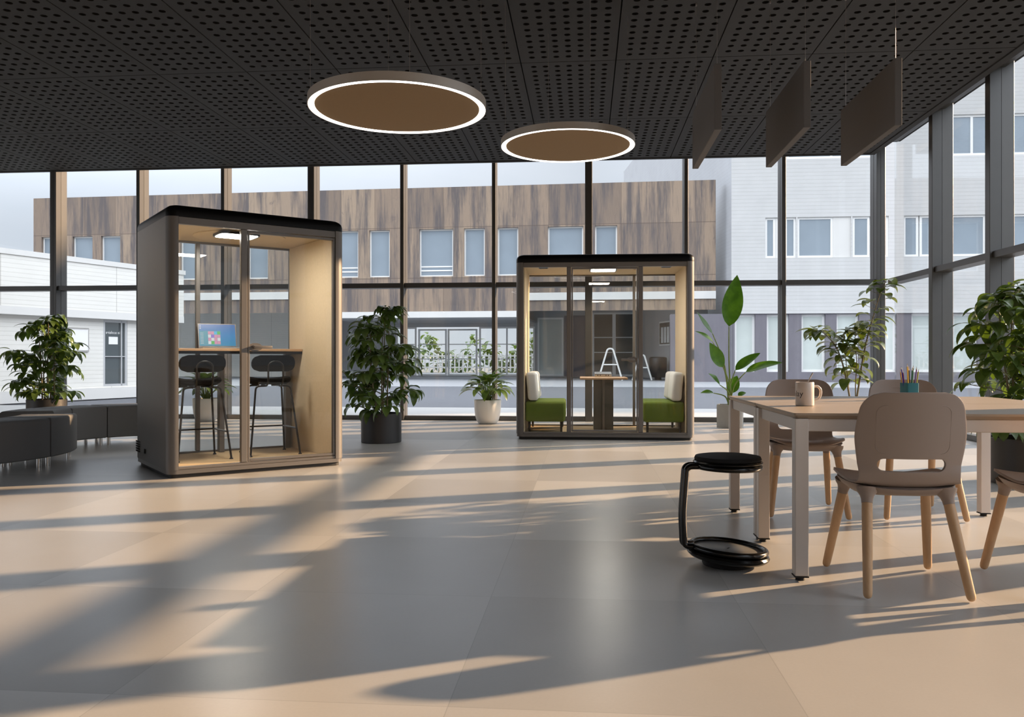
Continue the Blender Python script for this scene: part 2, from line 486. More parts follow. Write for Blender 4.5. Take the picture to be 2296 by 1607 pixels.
POD2 = (-.85, 10.157, 0); A2 = radians(.6)
pod2 = make_pod('meeting_booth', 'wide three-panel glass booth with green benches and small table inside', POD2, A2, 2.18, 1.22,
    [('fixed', .09, .625), ('door', .68, 1.50), ('fixed', 1.555, 2.09)], [('fixed', .09, 1.51), ('fixed', 1.545, 2.09)], (1.08, .26, .34, .34), 'right')
for u in (.33, 1.86):
    bm = new()
    prism(bm, rrect(u-.06, u+.06, .12, .30, .015), 2.138, 2.1447)
    for k in range(5): box(bm, (u-.05, u+.05), (.135+k*.032, .15+k*.032), (2.134, 2.138))
    obj('air_vent', bm, M['dark'], pod2)

def pl(u, v, z=0, P=POD1, A=A1):
    return (P[0]+u*cos(A)-v*sin(A), P[1]+u*sin(A)+v*cos(A), z)

# counter of the first booth
cnt = thing('bar_counter', 'oak bar counter across the back of the large taupe booth', 'counter', pl(0, 0, 0), A1)
bm = new(); box(bm, (.102, 1.473), (.79, 1.16), (1.07, 1.095), .003, 1); obj('counter_top', bm, M['bar_oak'], cnt, smooth=0)
bm = new(); box(bm, (.102, 1.473), (.80, 1.15), (1.045, 1.069)); obj('support_rail', bm, M['dark'], cnt, smooth=0)
for u in (.73, 1.40):
    bm = new(); box(bm, (u, u+.05), (1.06, 1.14), (.0795, 1.0445), .003, 1); obj('leg', bm, M['frame'], cnt, smooth=0)

# bar stools
def make_stool():
    root = thing('bar_stool', '', 'bar stool', pl(.43, .70, .0785), A1, 'black bar stools in the large booth')
    bm = new()
    for ins, z in ((0,)*2,): pass
    prev = None
    for s, z in ((.80, .672), (.95, .680), (1.0, .695), (1.0, .712), (.94, .728), (.6, .722), (.2, .716)):
        cur = ring(bm, [(.205*s*(abs(cos(a))**.75)*(1 if cos(a) > 0 else -1), .02+.19*s*(abs(sin(a))**.75)*(1 if sin(a) > 0 else -1), z + .02*abs(cos(a))**2*(s > .9)) for a in [2*pi*i/40 for i in range(40)]])
        if prev: bridge(bm, prev, cur)
        else: bm.faces.new(cur[::-1])
        prev = cur
    bm.faces.new(prev); obj('seat', bm, M['blackfab'], root)
    # curved backrest pad
    bm = new(); nx, nz = 22, 9; rows = []
    def bp(a, b, th):
        # a -1..1 across, b -1..1 up
        hx, hz, r = .205, .078, .072
        # rounded rectangle mapping
        z = b*hz; zz = abs(z)-(hz-r)
        w = hx if zz <= 0 else hx-r+sqrt(max(r*r-zz*zz, 0))
        x = a*w
        y = -.205+.05*(x/.2)**2+th
        return (x, y-.015*b, .875+z)
    F_ = [[bm.verts.new(bp(-1+2*i/nx, -1+2*j/nz, -.014)) for i in range(nx+1)] for j in range(nz+1)]
    G_ = [[bm.verts.new(bp(-1+2*i/nx, -1+2*j/nz, .014)) for i in range(nx+1)] for j in range(nz+1)]
    for j in range(nz):
        for i in range(nx):
            bm.faces.new((F_[j][i], F_[j][i+1], F_[j+1][i+1], F_[j+1][i])); bm.faces.new((G_[j][i+1], G_[j][i], G_[j+1][i], G_[j+1][i+1]))
    for j in range(nz):
        for i in (0, nx): bm.faces.new((F_[j][i], F_[j+1][i], G_[j+1][i], G_[j][i]))
    for i in range(nx):
        for j in (0, nz): bm.faces.new((F_[j][i], F_[j][i+1], G_[j][i+1], G_[j][i]))
    obj('backrest', bm, M['blackfab'], root, smooth=60)
    # back hoop
    bm = new()
    pts = [(-.07, .0, .662), (-.07, -.185, .662), (-.07, -.235, .70), (-.07, -.232, .84)]
    hoop = fillet(pts, .03, 5)+[V((-.07*cos(a), -.232, .84+.055*sin(a))) for a in [pi*i/12 for i in range(1, 12)]]+fillet([(p[0]*-1, p[1], p[2]) for p in pts[::-1]], .03, 5)
    tube(bm, hoop, .009, 10); obj('back_frame', bm, M['dark'], root)
    feet = {(-1, -1): (-.235, -.235), (1, -1): (.235, -.235), (-1, 1): (-.215, .225), (1, 1): (.215, .225)}
    for (sx, sy), (fx, fy) in feet.items():
        bm = new()
        tube(bm, fillet([(sx*.06, sy*.13, .660), (sx*.165, sy*.15, .658), (fx, fy, .012)], .04, 6), .0095, 10)
        cyl(bm, (fx, fy, .0), (fx, fy, .012), .018, .014, 14)
        obj('leg', bm, M['dark'], root)
    def at(k, z):
        fx, fy = feet[k]; t = (.658-z)/(.658-.012)
        return V((k[0]*.165+(fx-k[0]*.165)*t, k[1]*.15+(fy-k[1]*.15)*t, z))
    bm = new()
    for a, b, z in (((-1, 1), (1, 1), .25), ((-1, -1), (-1, 1), .25), ((1, -1), (1, 1), .25)):
        tube(bm, [at(a, z), at(b, z)], .008, 8)
    obj('footrest', bm, M['dark'], root)
    return root
st = make_stool()
st['label'] = 'black bar stool behind the fixed pane of the large booth, facing the laptop'
dup(st, pl(1.105, .72, .0785), A1-radians(4), 'black bar stool in the large booth standing behind the glass door with the lever handle')

# laptop
lap = thing('laptop', 'open silver laptop with blue desktop screen on the oak bar counter', 'laptop', pl(.70, .93, 1.0955), A1+radians(-6))
bm = new(); box(bm, (-.18, .18), (-.12, .12), (0, .016), .004, 2); obj('base', bm, M['steel'], lap)
bm = new(); box(bm, (-.165, .165), (-.09, .06), (.0162, .0175)); obj('keyboard', bm, M['dark'], lap, smooth=0)
def scr(bm, a, b, c, d, off=0.0):
    """screen-plane rectangle, x a..b, height c..d along the tilted lid"""
    ti_ = radians(16)
    P = lambda x, h, o: (x, .118+h*sin(ti_)-o*cos(ti_), .016+h*cos(ti_)+o*sin(ti_))
    return P
def lidbox(bm, a, b, c, d, o0, o1, mi=0):
    P = scr(bm, 0, 0, 0, 0)
    vs = [bm.verts.new(P(x, h, o)) for o in (o0, o1) for x, h in ((a, c), (b, c), (b, d), (a, d))]
    for f in ((0, 1, 2, 3), (7, 6, 5, 4), (0, 4, 5, 1), (1, 5, 6, 2), (2, 6, 7, 3), (3, 7, 4, 0)):
        q = bm.faces.new([vs[i] for i in f]); q.material_index = mi
bm = new(); lidbox(bm, -.18, .18, 0, .24, -.006, 0); lidf = obj('lid', bm, M['frame'], lap, smooth=0)
def screen_mat():
    m, t, n, l, p = nt('laptop_screen')
    tc = n.new('ShaderNodeTexCoord'); sp = n.new('ShaderNodeSeparateXYZ'); l.new(tc.outputs['Object'], sp.inputs[0])
    mr = n.new('ShaderNodeMapRange'); l.new(sp.outputs[2], mr.inputs[0]); mr.inputs['From Min'].default_value = .03; mr.inputs['From Max'].default_value = .24
    c = ramp(n, l, mr.outputs[0], [(0, hexc(46, 134, 176)), (.5, hexc(54, 128, 184)), (1, hexc(70, 110, 170))])
    p.inputs['Base Color'].default_value = (.02, .02, .02, 1); l.new(c, p.inputs['Emission Color']); p.inputs['Emission Strength'].default_value = .95
    p.inputs['Roughness'].default_value = .25
    return m
def em2(name, c, s=.95):
    m, t, n, l, p = nt(name); p.inputs['Base Color'].default_value = (.02, .02, .02, 1); p.inputs['Emission Color'].default_value = c; p.inputs['Emission Strength'].default_value = s; return m
SM = [screen_mat()]+[em2('screen_tile_%s' % k, c) for k, c in (('menu', hexc(62, 140, 160)), ('green', hexc(52, 168, 60)), ('pink', hexc(200, 130, 160)), ('blue', hexc(44, 170, 210)), ('violet', hexc(130, 90, 190)), ('pale', hexc(205, 205, 210)))]
bm = new(); lidbox(bm, -.170, .170, .012, .232, .0002, .0012, 0)
lidbox(bm, -.168, .03, .016, .165, .0013, .0016, 1)
tiles = {(0, 0): 6, (1, 0): 2, (2, 0): 3, (3, 0): 3, (0, 1): 3, (1, 1): 6, (2, 1): 3, (3, 1): 6, (0, 2): 6, (1, 2): 5, (2, 2): 3, (3, 2): 3, (0, 3): 3, (1, 3): 3, (2, 3): 4, (3, 3): 2}
for (i, j), mi in tiles.items():
    lidbox(bm, -.088+i*.029, -.088+i*.029+.027, .03+j*.033, .03+j*.033+.031, .0017, .002, mi)
for k in range(8): lidbox(bm, -.16, -.13, .035+k*.015, .038+k*.015, .0017, .002, 6)
for k in range(2): lidbox(bm, -.163, -.153, .185+k*.022, .198+k*.022, .0013, .0016, 6)
obj('screen', bm, SM, lidf, smooth=0)

# meeting booth: benches, cushions, table, device
def make_bench():
    root = thing('bench', '', 'bench', (0, 0, 0), 0, 'green benches in the meeting booth')
    # local x from the wall outwards, y along the wall, centred
    bm = new(); box(bm, (0, .50), (-.46, .46), (.13, .385), .035, 4)
    obj('seat', bm, M['green'], root, smooth=50)
    for k, (y0, y1) in enumerate(((-.455, -.003), (.003, .455))):
        bm = new(); box(bm, (.004, .135), (y0, y1), (.395, .75), .04, 4)
        for v in bm.verts: v.co.x += -.03*(v.co.z-.395)/.36 + .03
        c = obj('back_cushion', bm, M['cushion'], root, smooth=50)
    for x in (.05, .45):
        for y in (-.40, .40):
            bm = new(); cyl(bm, (x, y, .0), (x, y, .131), .014, .018, 14); obj('leg', bm, M['dark'], root)
    return root
be = make_bench()
def pl2(u, v, z=0): return pl(u, v, z, POD2, A2)
be.location = pl2(.105, .61, .0785); be.rotation_euler = (0, 0, A2); be['label'] = 'green bench with light grey back cushions against the left wall of the meeting booth'
dup(be, pl2(2.075, .61, .0785), A2+pi, 'green bench with light grey back cushions against the right wall of the meeting booth')
tb = thing('pedestal_table', 'small oak-topped table on a grey pedestal between the green benches', 'table', pl2(1.09, .62, .0785), A2)
bm = new(); box(bm, (-.30, .30), (-.33, .33), (.655, .68), .004, 1); obj('tabletop', bm, M['bar_oak'], tb, smooth=0)
bm = new(); box(bm, (-.125, .125), (-.18, .10), (.0, .654), .006, 2); obj('pedestal', bm, M['pedestal'], tb, smooth=0)
bm = new(); box(bm, (-.016, .016), (-.33, -.182), (.0, .012), .003, 1); box(bm, (-.016, .016), (-.198, -.1815), (.0, .653), .003, 1); obj('cable_spine', bm, M['frame'], tb, smooth=0)
dv = thing('table_console', 'small light grey box-shaped device with sockets on the pedestal table', 'device', pl2(1.09, .66, .759), A2)
bm = new(); box(bm, (-.11, .11), (-.07, .07), (0, .045), .006, 2)
for v in bm.verts:
    if v.co.y > 0: v.co.z *= 1.5
obj('housing', bm, M['steel'], dv)
for x in (-.075, -.045, .03, .06):
    bm = new(); box(bm, (x, x+.014), (-.0715, -.0701), (.016, .03)); obj('socket', bm, M['rubber'], dv, smooth=0)

# ------------------------------------------------------------------ upholstered modular benches (poufs)
def pouf(c, a0, a1, label, face_out):
    r0, r1 = .86, 1.36
    am = radians((a0+a1)/2); rm = (r0+r1)/2
    cx, cy = c[0]+rm*cos(am), c[1]+rm*sin(am)
    root = thing('modular_pouf', label, 'pouf', (cx, cy, 0), 0, 'graphite curved poufs beside the large booth')
    gap = radians(.35); n = 12
    A = [radians(a0)+gap+(radians(a1-a0)-2*gap)*i/n for i in range(n+1)]
    def outline(ins):
        da = ins/1.1
        AA = [max(min(a, A[-1]-da), A[0]+da) for a in A]
        return [(c[0]+(r1-ins)*cos(a)-cx, c[1]+(r1-ins)*sin(a)-cy) for a in AA]+[(c[0]+(r0+ins)*cos(a)-cx, c[1]+(r0+ins)*sin(a)-cy) for a in AA[::-1]]
    bm = new(); prev = None
    for ins, z in ((.012, .09), (.0, .10), (.0, .425), (.004, .438), (.012, .448), (.022, .452)):
        cur = ring(bm, [(x, y, z) for x, y in outline(ins)])
        if prev: bridge(bm, prev, cur)
        else: bm.faces.new(cur[::-1])
        prev = cur
    bm.faces.new(prev); obj('body', bm, M['pouf'], root, smooth=30)
    for a in (A[1], A[-2]):
        for r in (r0+.07, r1-.07):
            bm = new(); x, y = c[0]+r*cos(a)-cx, c[1]+r*sin(a)-cy
            cyl(bm, (x, y, 0), (x, y, .091), .021, None, 18); obj('leg', bm, M['chrome'], root)
    return root
C1, C2 = (-6.28, 7.22), (-4.759, 8.533)
pouf(C1, -30, 0, 'graphite curved pouf cut by the left edge of the picture, frontmost of the run', 1)
pouf(C1, 0, 30, 'graphite curved pouf second from the front, its rounded end turned to the booth', 1)
pouf(C2, 175, 203, 'graphite curved pouf mostly hidden behind the two front poufs', 0)
pouf(C2, 145, 175, 'graphite pouf in the receding run, between the half-hidden one and the farthest one', 0)
pouf(C2, 115, 145, 'graphite pouf farthest back, disappearing behind the large taupe booth', 0)

# ------------------------------------------------------------------ pendant ring lamps
def ring_lamp(loc, label):
    root = thing('ring_pendant_lamp', label, 'pendant lamp', loc, radians(20), 'round pendant lamps under the ceiling')
    R = .60
    bm = new()
    lathe(bm, [(R-.045, .058), (R, .058), (R, .0), (R-.004, .0), (R-.004, .052), (R-.045, .052), (R-.045, .058)], (0, 0, 0), 96)
    obj('rim', bm, M['ringmetal'], root)
    bm = new(); lathe(bm, [(R-.0055, .045), (R-.0055, .002), (R-.012, -.001), (R-.036, -.001), (R-.042, .002), (R-.042, .045), (R-.0055, .045)], (0, 0, 0), 96)
    obj('light_ring', bm, M['lampring'], root)
    bm = new(); lathe(bm, [(.001, .004), (R-.046, .004), (R-.046, .040), (.001, .040)], (0, 0, 0), 96); obj('felt_disc', bm, M['felt_disc'], root)
    for k in range(4):
        a = pi/2*k
        bm = new(); cyl(bm, ((R-.02)*cos(a), (R-.02)*sin(a), .056), ((R-.02)*cos(a), (R-.02)*sin(a), ROOF-loc[2]), .0015, None, 6); obj('wire', bm, M['wire'], root)
    return root
ring_lamp((-1.27, 5.53, 2.693), 'larger-looking round felt pendant lamp with glowing rim, nearer and further left')
ring_lamp((-.155, 7.43, 2.90), 'smaller-looking round felt pendant lamp with glowing rim above the meeting booth')

# acoustic baffles
for x, lb in ((.98, 'hanging acoustic baffle nearest to the pendant lamps, seen almost edge-on'), (1.62, 'hanging acoustic baffle in the middle of the row of three'), (2.263, 'hanging acoustic baffle nearest to the glazed right wall')):
    r = thing('hanging_acoustic_baffle', lb, 'ceiling baffle', (x, 6.84, 2.69), 0, 'acoustic baffles hanging in a row')
    bm = new(); box(bm, (-.026, .026), (-.635, .635), (0, .49), .003, 1); obj('panel', bm, M['baffle'], r, smooth=0)
    for y in (-.58, .58):
        bm = new(); cyl(bm, (0, y, .49), (0, y, ROOF-2.69), .0016, None, 6); cyl(bm, (0, y, ROOF-2.69-.02), (0, y, ROOF-2.69), .007, None, 10); obj('wire', bm, M['wire'], r)

# ------------------------------------------------------------------ tables
def make_table(y0, y1, label, x0=.935, x1=2.56):
    root = thing('work_table', label, 'table', ((x0+x1)/2, (y0+y1)/2, 0), 0, 'pale oak work tables pushed together')
    hx, hy = (x1-x0)/2, (y1-y0)/2
    bm = new(); prev = None
    for ins, z in ((.016, .730), (.004, .742), (.0, .745), (.0, .755)):
        cur = ring(bm, [(x, y, z) for x, y in rrect(-hx+ins, hx-ins, -hy+ins, hy-ins, .012, 4)])
        if prev: bridge(bm, prev, cur)
        else: bm.faces.new(cur[::-1])
        prev = cur
    bm.faces.new(prev); obj('tabletop', bm, M['tabletop'], root, smooth=0)
    for sx in (-1, 1):
        for sy in (-1, 1):
            cx, cy = sx*(hx-.035), sy*(hy-.034)
            bm = new(); box(bm, (cx-.03, cx+.03), (cy-.03, cy+.03), (.022, .7295), .004, 2); lg = obj('leg', bm, M['white'], root, smooth=0)
            bm = new(); box(bm, (cx-.031, cx+.031), (cy-.031, cy+.031), (.016, .0215)); cyl(bm, (cx, cy, 0), (cx, cy, .016), .022, .018, 16); obj('foot', bm, M['rubber'], lg)
    for sy in (-1, 1):
        y = sy*(hy-.034); bm = new(); box(bm, (-hx+.066, hx-.066), (y-.014, y+.014), (.672, .7295), .003, 1); obj('apron', bm, M['white'], root, smooth=0)
    for sx in (-1, 1):
        x = sx*(hx-.035); bm = new(); box(bm, (x-.014, x+.014), (-hy+.065, hy-.065), (.672, .7295), .003, 1); obj('apron', bm, M['white'], root, smooth=0)
    return root
make_table(3.80, 4.655, 'white-legged pale oak table nearest to us, with the mug standing on it')
make_table(4.662, 5.525, 'white-legged pale oak table behind, with the pencil pot standing on it')

# ------------------------------------------------------------------ chairs
def crv(pts, t):
    n = len(pts)-1; f = max(0, min(n-1e-6, t*n)); i = int(f); t = f-i
    p0 = V(pts[max(i-1, 0)]); p1 = V(pts[i]); p2 = V(pts[i+1]); p3 = V(pts[min(i+2, n)])
    return 0.5*((2*p1)+(p2-p0)*t+(2*p0-5*p1+4*p2-p3)*t*t+(3*p1-p0-3*p2+p3)*t**3)
def make_chair():
    root = thing('shell_chair', '', 'chair', (0, 0, 0), 0, 'taupe shell chairs around the tables')
    # profile (y, z, halfwidth)
    P = [(.232, .446, .185), (.225, .459, .205), (.16, .468, .228), (.06, .462, .240), (-.04, .452, .236), (-.105, .450, .226), (-.145, .462, .212), (-.170, .50, .207), (-.184, .55, .211), (-.196, .61, .220), (-.206, .67, .226), (-.214, .73, .221), (-.221, .79, .211), (-.226, .835, .203), (-.228, .858, .199)]
    # arc length table
    NS = 400; pts = [crv(P, i/NS) for i in range(NS+1)]; S = [0]
    for i in range(NS): S.append(S[-1]+sqrt((pts[i+1].x-pts[i].x)**2+(pts[i+1].y-pts[i].y)**2))
    Ltot = S[-1]
    def at(s):
        s = max(0, min(Ltot, s))
        lo, hi = 0, NS
        while hi-lo > 1:
            m = (lo+hi)//2
            if S[m] <= s: lo = m
            else: hi = m
        t = (s-S[lo])/max(S[hi]-S[lo], 1e-9); return pts[lo].lerp(pts[hi], t)
    # arc position of the slot centre (z ~ .550)
    sc = next(S[i] for i in range(NS) if pts[i].y > .548 and i > NS*.4)
    def mapp(u, s):
        q = at(s); w = q.z
        r = .075; e = Ltot-s
        if e < r: w = w-r+sqrt(max(r*r-(r-e)**2, 0))
        r2 = .09
        if s < r2: w = w-r2+sqrt(max(r2*r2-(r2-s)**2, 0))
        x = u*w
        back = min(1, max(0, (s-(sc-.12))/.12))
        y = q.x + back*.050*(x/.22)**2
        z = q.y + (1-back)*(.020*(x/.22)**2 - .012*(1-min(1, (s/.2)))*0)
        return V((x, y, z))
    nu, nv = 44, 84
    us = [-1+2*i/nu for i in range(nu+1)]; ss = [Ltot*j/nv for j in range(nv+1)]
    hw, hh = .138, .0285
    def sdf(x, y):   # stadium
        dx = max(abs(x)-(hw-hh), 0); return sqrt(dx*dx+y*y)-hh
    bm = new(); prm = {}
    W0 = at(sc).z
    grid = []
    for s in ss:
        row = []
        for u in us:
            v = bm.verts.new(mapp(u, s)); prm[v] = [u, s]; row.append(v)
        grid.append(row)
    kill = []
    for j in range(nv):
        for i in range(nu):
            f = bm.faces.new((grid[j][i], grid[j][i+1], grid[j+1][i+1], grid[j+1][i]))
            cu = (us[i]+us[i+1])/2*W0; cs = (ss[j]+ss[j+1])/2-sc
            if sdf(cu, cs) < 0: kill.append(f)
    bmesh.ops.delete(bm, geom=kill, context='FACES')
    bm.verts.ensure_lookup_table()
    for v in list(bm.verts):
        if not v.link_faces: bm.verts.remove(v); continue
        u, s = prm[v]; x, y = u*W0, s-sc
        d = sdf(x, y)
        if abs(d) < .011 and (v.is_boundary or d < 0):
            ex = 1e-4
            gx = (sdf(x+ex, y)-sdf(x-ex, y))/(2*ex); gy = (sdf(x, y+ex)-sdf(x, y-ex))/(2*ex)
            g = sqrt(gx*gx+gy*gy) or 1
            x -= d*gx/g; y -= d*gy/g
            v.co = mapp(x/W0, y+sc)
    o = obj('seat_shell', bm, M['chair'], root, smooth=60)
    md = o.modifiers.new('thickness', 'SOLIDIFY'); md.thickness = .011; md.offset = 0
    bv = o.modifiers.new('edge', 'BEVEL'); bv.width = .004; bv.segments = 2; bv.limit_method = 'ANGLE'; bv.angle_limit = radians(60)
    # raised panel line on the back (shallow ridge)
    bm = new()
    ol = []
    for x, y in rrect(-.150, .150, sc+.05, Ltot-.055, .035, 6):
        q = mapp(x/at(y).z, y); q.y -= .0056; ol.append(q)
    tube(bm, ol, .0016, 6, closed=True); obj('back_bead', bm, M['chair'], root, smooth=60)
    # under-seat support bowl with leg sockets
    bm = new(); prev = None
    def supo(a, b, z, lift):
        out = []
        for i in range(56):
            t = 2*pi*i/56; c_, s_ = cos(t), sin(t)
            x = a*abs(c_)**.62*(1 if c_ > 0 else -1); y = .035+b*abs(s_)**.62*(1 if s_ > 0 else -1)
            out.append((x, y, z+lift*(x/.22)**2+ (.006*max(0, y)/.2)))
        return out
    for a, b, z, lf in ((.228, .196, .4415, .018), (.226, .194, .436, .018), (.212, .178, .422, .012), (.185, .15, .410, .004), (.12, .10, .404, 0)):
        cur = ring(bm, supo(a, b, z, lf))
        if prev: bridge(bm, prev, cur)
        else: bm.faces.new(cur[::-1])
        prev = cur
    bm.faces.new(prev)
    legs = (((-.163, -.115), (-.206, -.265)), ((.163, -.115), (.206, -.265)), ((-.178, .155), (-.234, .272)), ((.178, .155), (.234, .272)))
    for (ax, ay), (bx, by) in legs:
        T = V((ax, ay, .428)); Bt = V((bx, by, 0)); d = (Bt-T).normalized()
        tube(bm, [T-d*.012, T+d*.004, T+d*.018, T+d*.034, T+d*.052], [.046, .040, .0295, .0245, .0228], 20)
    obj('seat_base', bm, M['chair'], root, smooth=60)
    for (ax, ay), (bx, by) in legs:
        T = V((ax, ay, .428)); Bt = V((bx, by, 0)); d = (Bt-T).normalized(); Ln = (Bt-T).length
        bm = new(); e = Ln-.006
        tube(bm, [T+d*.0525, T+d*.10, T+d*(Ln*.5), T+d*(e-.022), T+d*(e-.010), T+d*(e-.003), T+d*e], [.0218, .0222, .0208, .0185, .0165, .0115, .004], 20)
        obj('leg', bm, M['leg_oak'], root, smooth=50)
    return root
ch = make_chair(); ch.location = (1.377, 3.795, 0); ch.rotation_euler = (0, 0, radians(-1)); ch['label'] = 'taupe shell chair nearest to us, its back turned towards us'
dup(ch, (2.085, 3.795, 0), radians(-5), 'taupe shell chair cut off by the right edge of the picture')
dup(ch, (1.42, 5.545, 0), radians(174), 'taupe shell chair on the far side of the tables, behind the mug')
dup(ch, (2.10, 5.53, 0), radians(177), 'taupe shell chair on the far side of the tables, behind the pencil pot')

# ------------------------------------------------------------------ black rocking stool
sx, sy = .69, 4.085
stl = thing('task_stool', 'low black C-shaped rocking stool with round seat beside the white table', 'stool', (sx, sy, 0), radians(6))
def tilt(bm, ang, piv=(0, 0, 0)):
    m = Matrix.Translation(V(piv)) @ Matrix.Rotation(ang, 4, 'Y') @ Matrix.Translation(-V(piv))
    bmesh.ops.transform(bm, matrix=m, verts=bm.verts)
bm = new(); lathe(bm, [(.10, 0), (.118, .002), (.122, .010), (.112, .022), (.10, .024)], (0, 0, 0), 48, True, True); obj('floor_pad', bm, M['rubber'], stl)
TB = radians(4.5)
bm = new(); lathe(bm, [(.05, .022), (.15, .026), (.18, .034), (.194, .046), (.197, .054), (.190, .064), (.178, .067), (.05, .067)], (0, 0, 0), 64, True, True); tilt(bm, TB, (0, 0, .045)); obj('base_disc', bm, M['blackgloss'], stl)
bm = new(); lathe(bm, [(.001, .0), (.160, .0), (.164, -.003), (.164, -.008)], (0, 0, .079), 64); tilt(bm, TB, (0, 0, .045)); obj('base_inlay', bm, pm('dark_grey_inlay', hexc(88, 88, 88), .4), stl)
bm = new(); box(bm, (-.016, .016), (-.004, .004), (.0793, .0805), .0004, 1)
bmesh.ops.rotate(bm, cent=(0, 0, 0), matrix=Matrix.Rotation(radians(60), 3, 'Z'), verts=bm.verts); tilt(bm, TB, (0, 0, .045)); obj('inlay_mark', bm, M['rubber'], stl, smooth=0)
# one closed loop of tube: around the base, up the post, around under the seat
def arcp(R, z, a0, a1, n, tl, pz):
    out = []
    for i in range(n+1):
        a = a0+(a1-a0)*i/n
        p = V((R*cos(a), R*sin(a), z)); p = Matrix.Rotation(tl, 4, 'Y') @ (p-V((0, 0, pz))) + V((0, 0, pz)); out.append(p)
    return out
h = .024
base_arc = arcp(.176, .082, pi-.20, -pi+.20, 48, TB, .045)
seat_arc = arcp(.150, .478, -pi+.22, pi-.22, 48, radians(1), .47)
lp = base_arc + fillet([base_arc[-1], (-.215, -h, .095), (-.222, -h, .25), (-.205, -h, .480), seat_arc[0]], .05, 8)[1:-1] + seat_arc + fillet([seat_arc[-1], (-.205, h, .480), (-.222, h, .25), (-.215, h, .095), base_arc[0]], .05, 8)[1:-1]
bm = new(); tube(bm, lp, .0145, 14, closed=True); obj('tube_frame', bm, M['blackgloss'], stl, smooth=60)
bm = new(); lathe(bm, [(.10, .486), (.150, .490), (.163, .494), (.166, .499), (.160, .506), (.14, .508)], (0, 0, 0), 64, True, True); obj('seat_pan', bm, M['blackgloss'], stl)
bm = new(); lathe(bm, [(.14, .5085), (.157, .5085), (.159, .516), (.154, .527), (.13, .531), (.001, .532)], (0, 0, 0), 64, True); obj('seat_pad', bm, M['blackmat'], stl)

# ------------------------------------------------------------------ mug, spoon, pencils
mg = thing('mug', 'cream mug with black lettering standing near the end of the table', 'mug', (1.136, 4.40, .7555), 0)
bm = new(); R, Hm = .0465, .122
lathe(bm, [(.001, .002), (.040, .0), (.0455, .002), (R, .008), (R, Hm-.003), (R-.0015, Hm), (R-.003, Hm-.002), (R-.004, .01), (.001, .008)], (0, 0, 0), 48); obj('body', bm, M['mug'], mg, smooth=50)
bm = new(); ha = radians(5)
hp = smooth_path([(R-.004, 0, .098), (R+.018, 0, .100), (R+.034, 0, .085), (R+.036, 0, .062), (R+.026, 0, .038), (R-.004, 0, .026)], 8)
hp = [Matrix.Rotation(ha, 3, 'Z') @ p for p in hp]; tube(bm, hp, .0065, 12); obj('handle', bm, M['mug'], mg, smooth=60)
bm = new(); bm_ = bm
def text_mesh(s, size, ext=.0):
    cu = bpy.data.curves.new('t', 'FONT'); cu.body = s; cu.size = size; cu.align_x = 'CENTER'; cu.align_y = 'CENTER'; cu.resolution_u = 3; cu.extrude = ext
    o = bpy.data.objects.new('t', cu); COL.objects.link(o)
    dg = bpy.context.evaluated_depsgraph_get(); me = bpy.data.meshes.new_from_object(o.evaluated_get(dg))
    bpy.data.objects.remove(o); bpy.data.curves.remove(cu)
    b = new(); b.from_mesh(me); bpy.data.meshes.remove(me); return b
b = text_mesh('play', .042)
bmesh.ops.subdivide_edges(b, edges=[e for e in b.edges if e.calc_length() > .004], cuts=3, use_grid_fill=True)
for v in b.verts:
    a = radians(-90-65)+v.co.x/R
    v.co = V(((R+.0004)*cos(a), (R+.0004)*sin(a), .062+v.co.y))
bm.free(); obj('lettering', b, M['ink'], mg, smooth=0, recalc=False)
sp = thing('spoon', 'steel teaspoon leaning in the cream mug', 'spoon', (1.136, 4.40, .7655), 0)
bm = new(); tube(bm, smooth_path([(-.020, .006, .006), (-.009, .006, .045), (.012, .004, .10), (.030, .002, .140), (.041, .001, .160)], 6), [.0022]*12+[.0024]*4+[.003]*4+[.0034]*4+[.003], 8)
obj('handle', bm, M['steel'], sp, smooth=60)
bm = new(); lathe(bm, [(.001, -.003), (.008, -.001), (.011, .003), (.001, .0005)], (0, 0, 0), 16)
bmesh.ops.transform(bm, matrix=Matrix.Translation((-.021, .006, .016)) @ Matrix.Rotation(radians(70), 4, 'Y') @ Matrix.Diagonal((1.25, 1, 1, 1)), verts=bm.verts); obj('bowl', bm, M['steel'], sp, smooth=60)

pc = thing('pencil_pot', 'teal square pencil pot full of coloured pencils on the table', 'pencil pot', (1.915, 5.08, .7555), radians(12))
bm = new(); a = rrect(-.039, .039, -.039, .039, .01, 4); b2 = rrect(-.036, .036, -.036, .036, .008, 4)
A_ = ring(bm, [(x, y, 0) for x, y in a]); B_ = ring(bm, [(x, y, .10) for x, y in a]); C_ = ring(bm, [(x, y, .10) for x, y in b2]); D_ = ring(bm, [(x, y, .004) for x, y in b2])
bridge(bm, A_, B_); bridge(bm, B_, C_); bridge(bm, C_, D_); bm.faces.new(A_[::-1]); bm.faces.new(D_); obj('pot', bm, M['teal'], pc, smooth=30)
pcs = [('blue', (30, 40, 150), -.030, -.008), ('red', (160, 30, 36), -.020, .012), ('yellow', (208, 168, 40), -.010, -.012), ('black', (24, 26, 24), .0, .006), ('green', (30, 110, 84), .008, -.010), ('dark_green', (26, 70, 52), .016, .010), ('violet', (110, 70, 140), .024, -.006), ('lime', (150, 160, 60), .033, .004), ('ochre', (196, 150, 60), -.026, .022), ('orange', (200, 110, 50), .004, .024)]
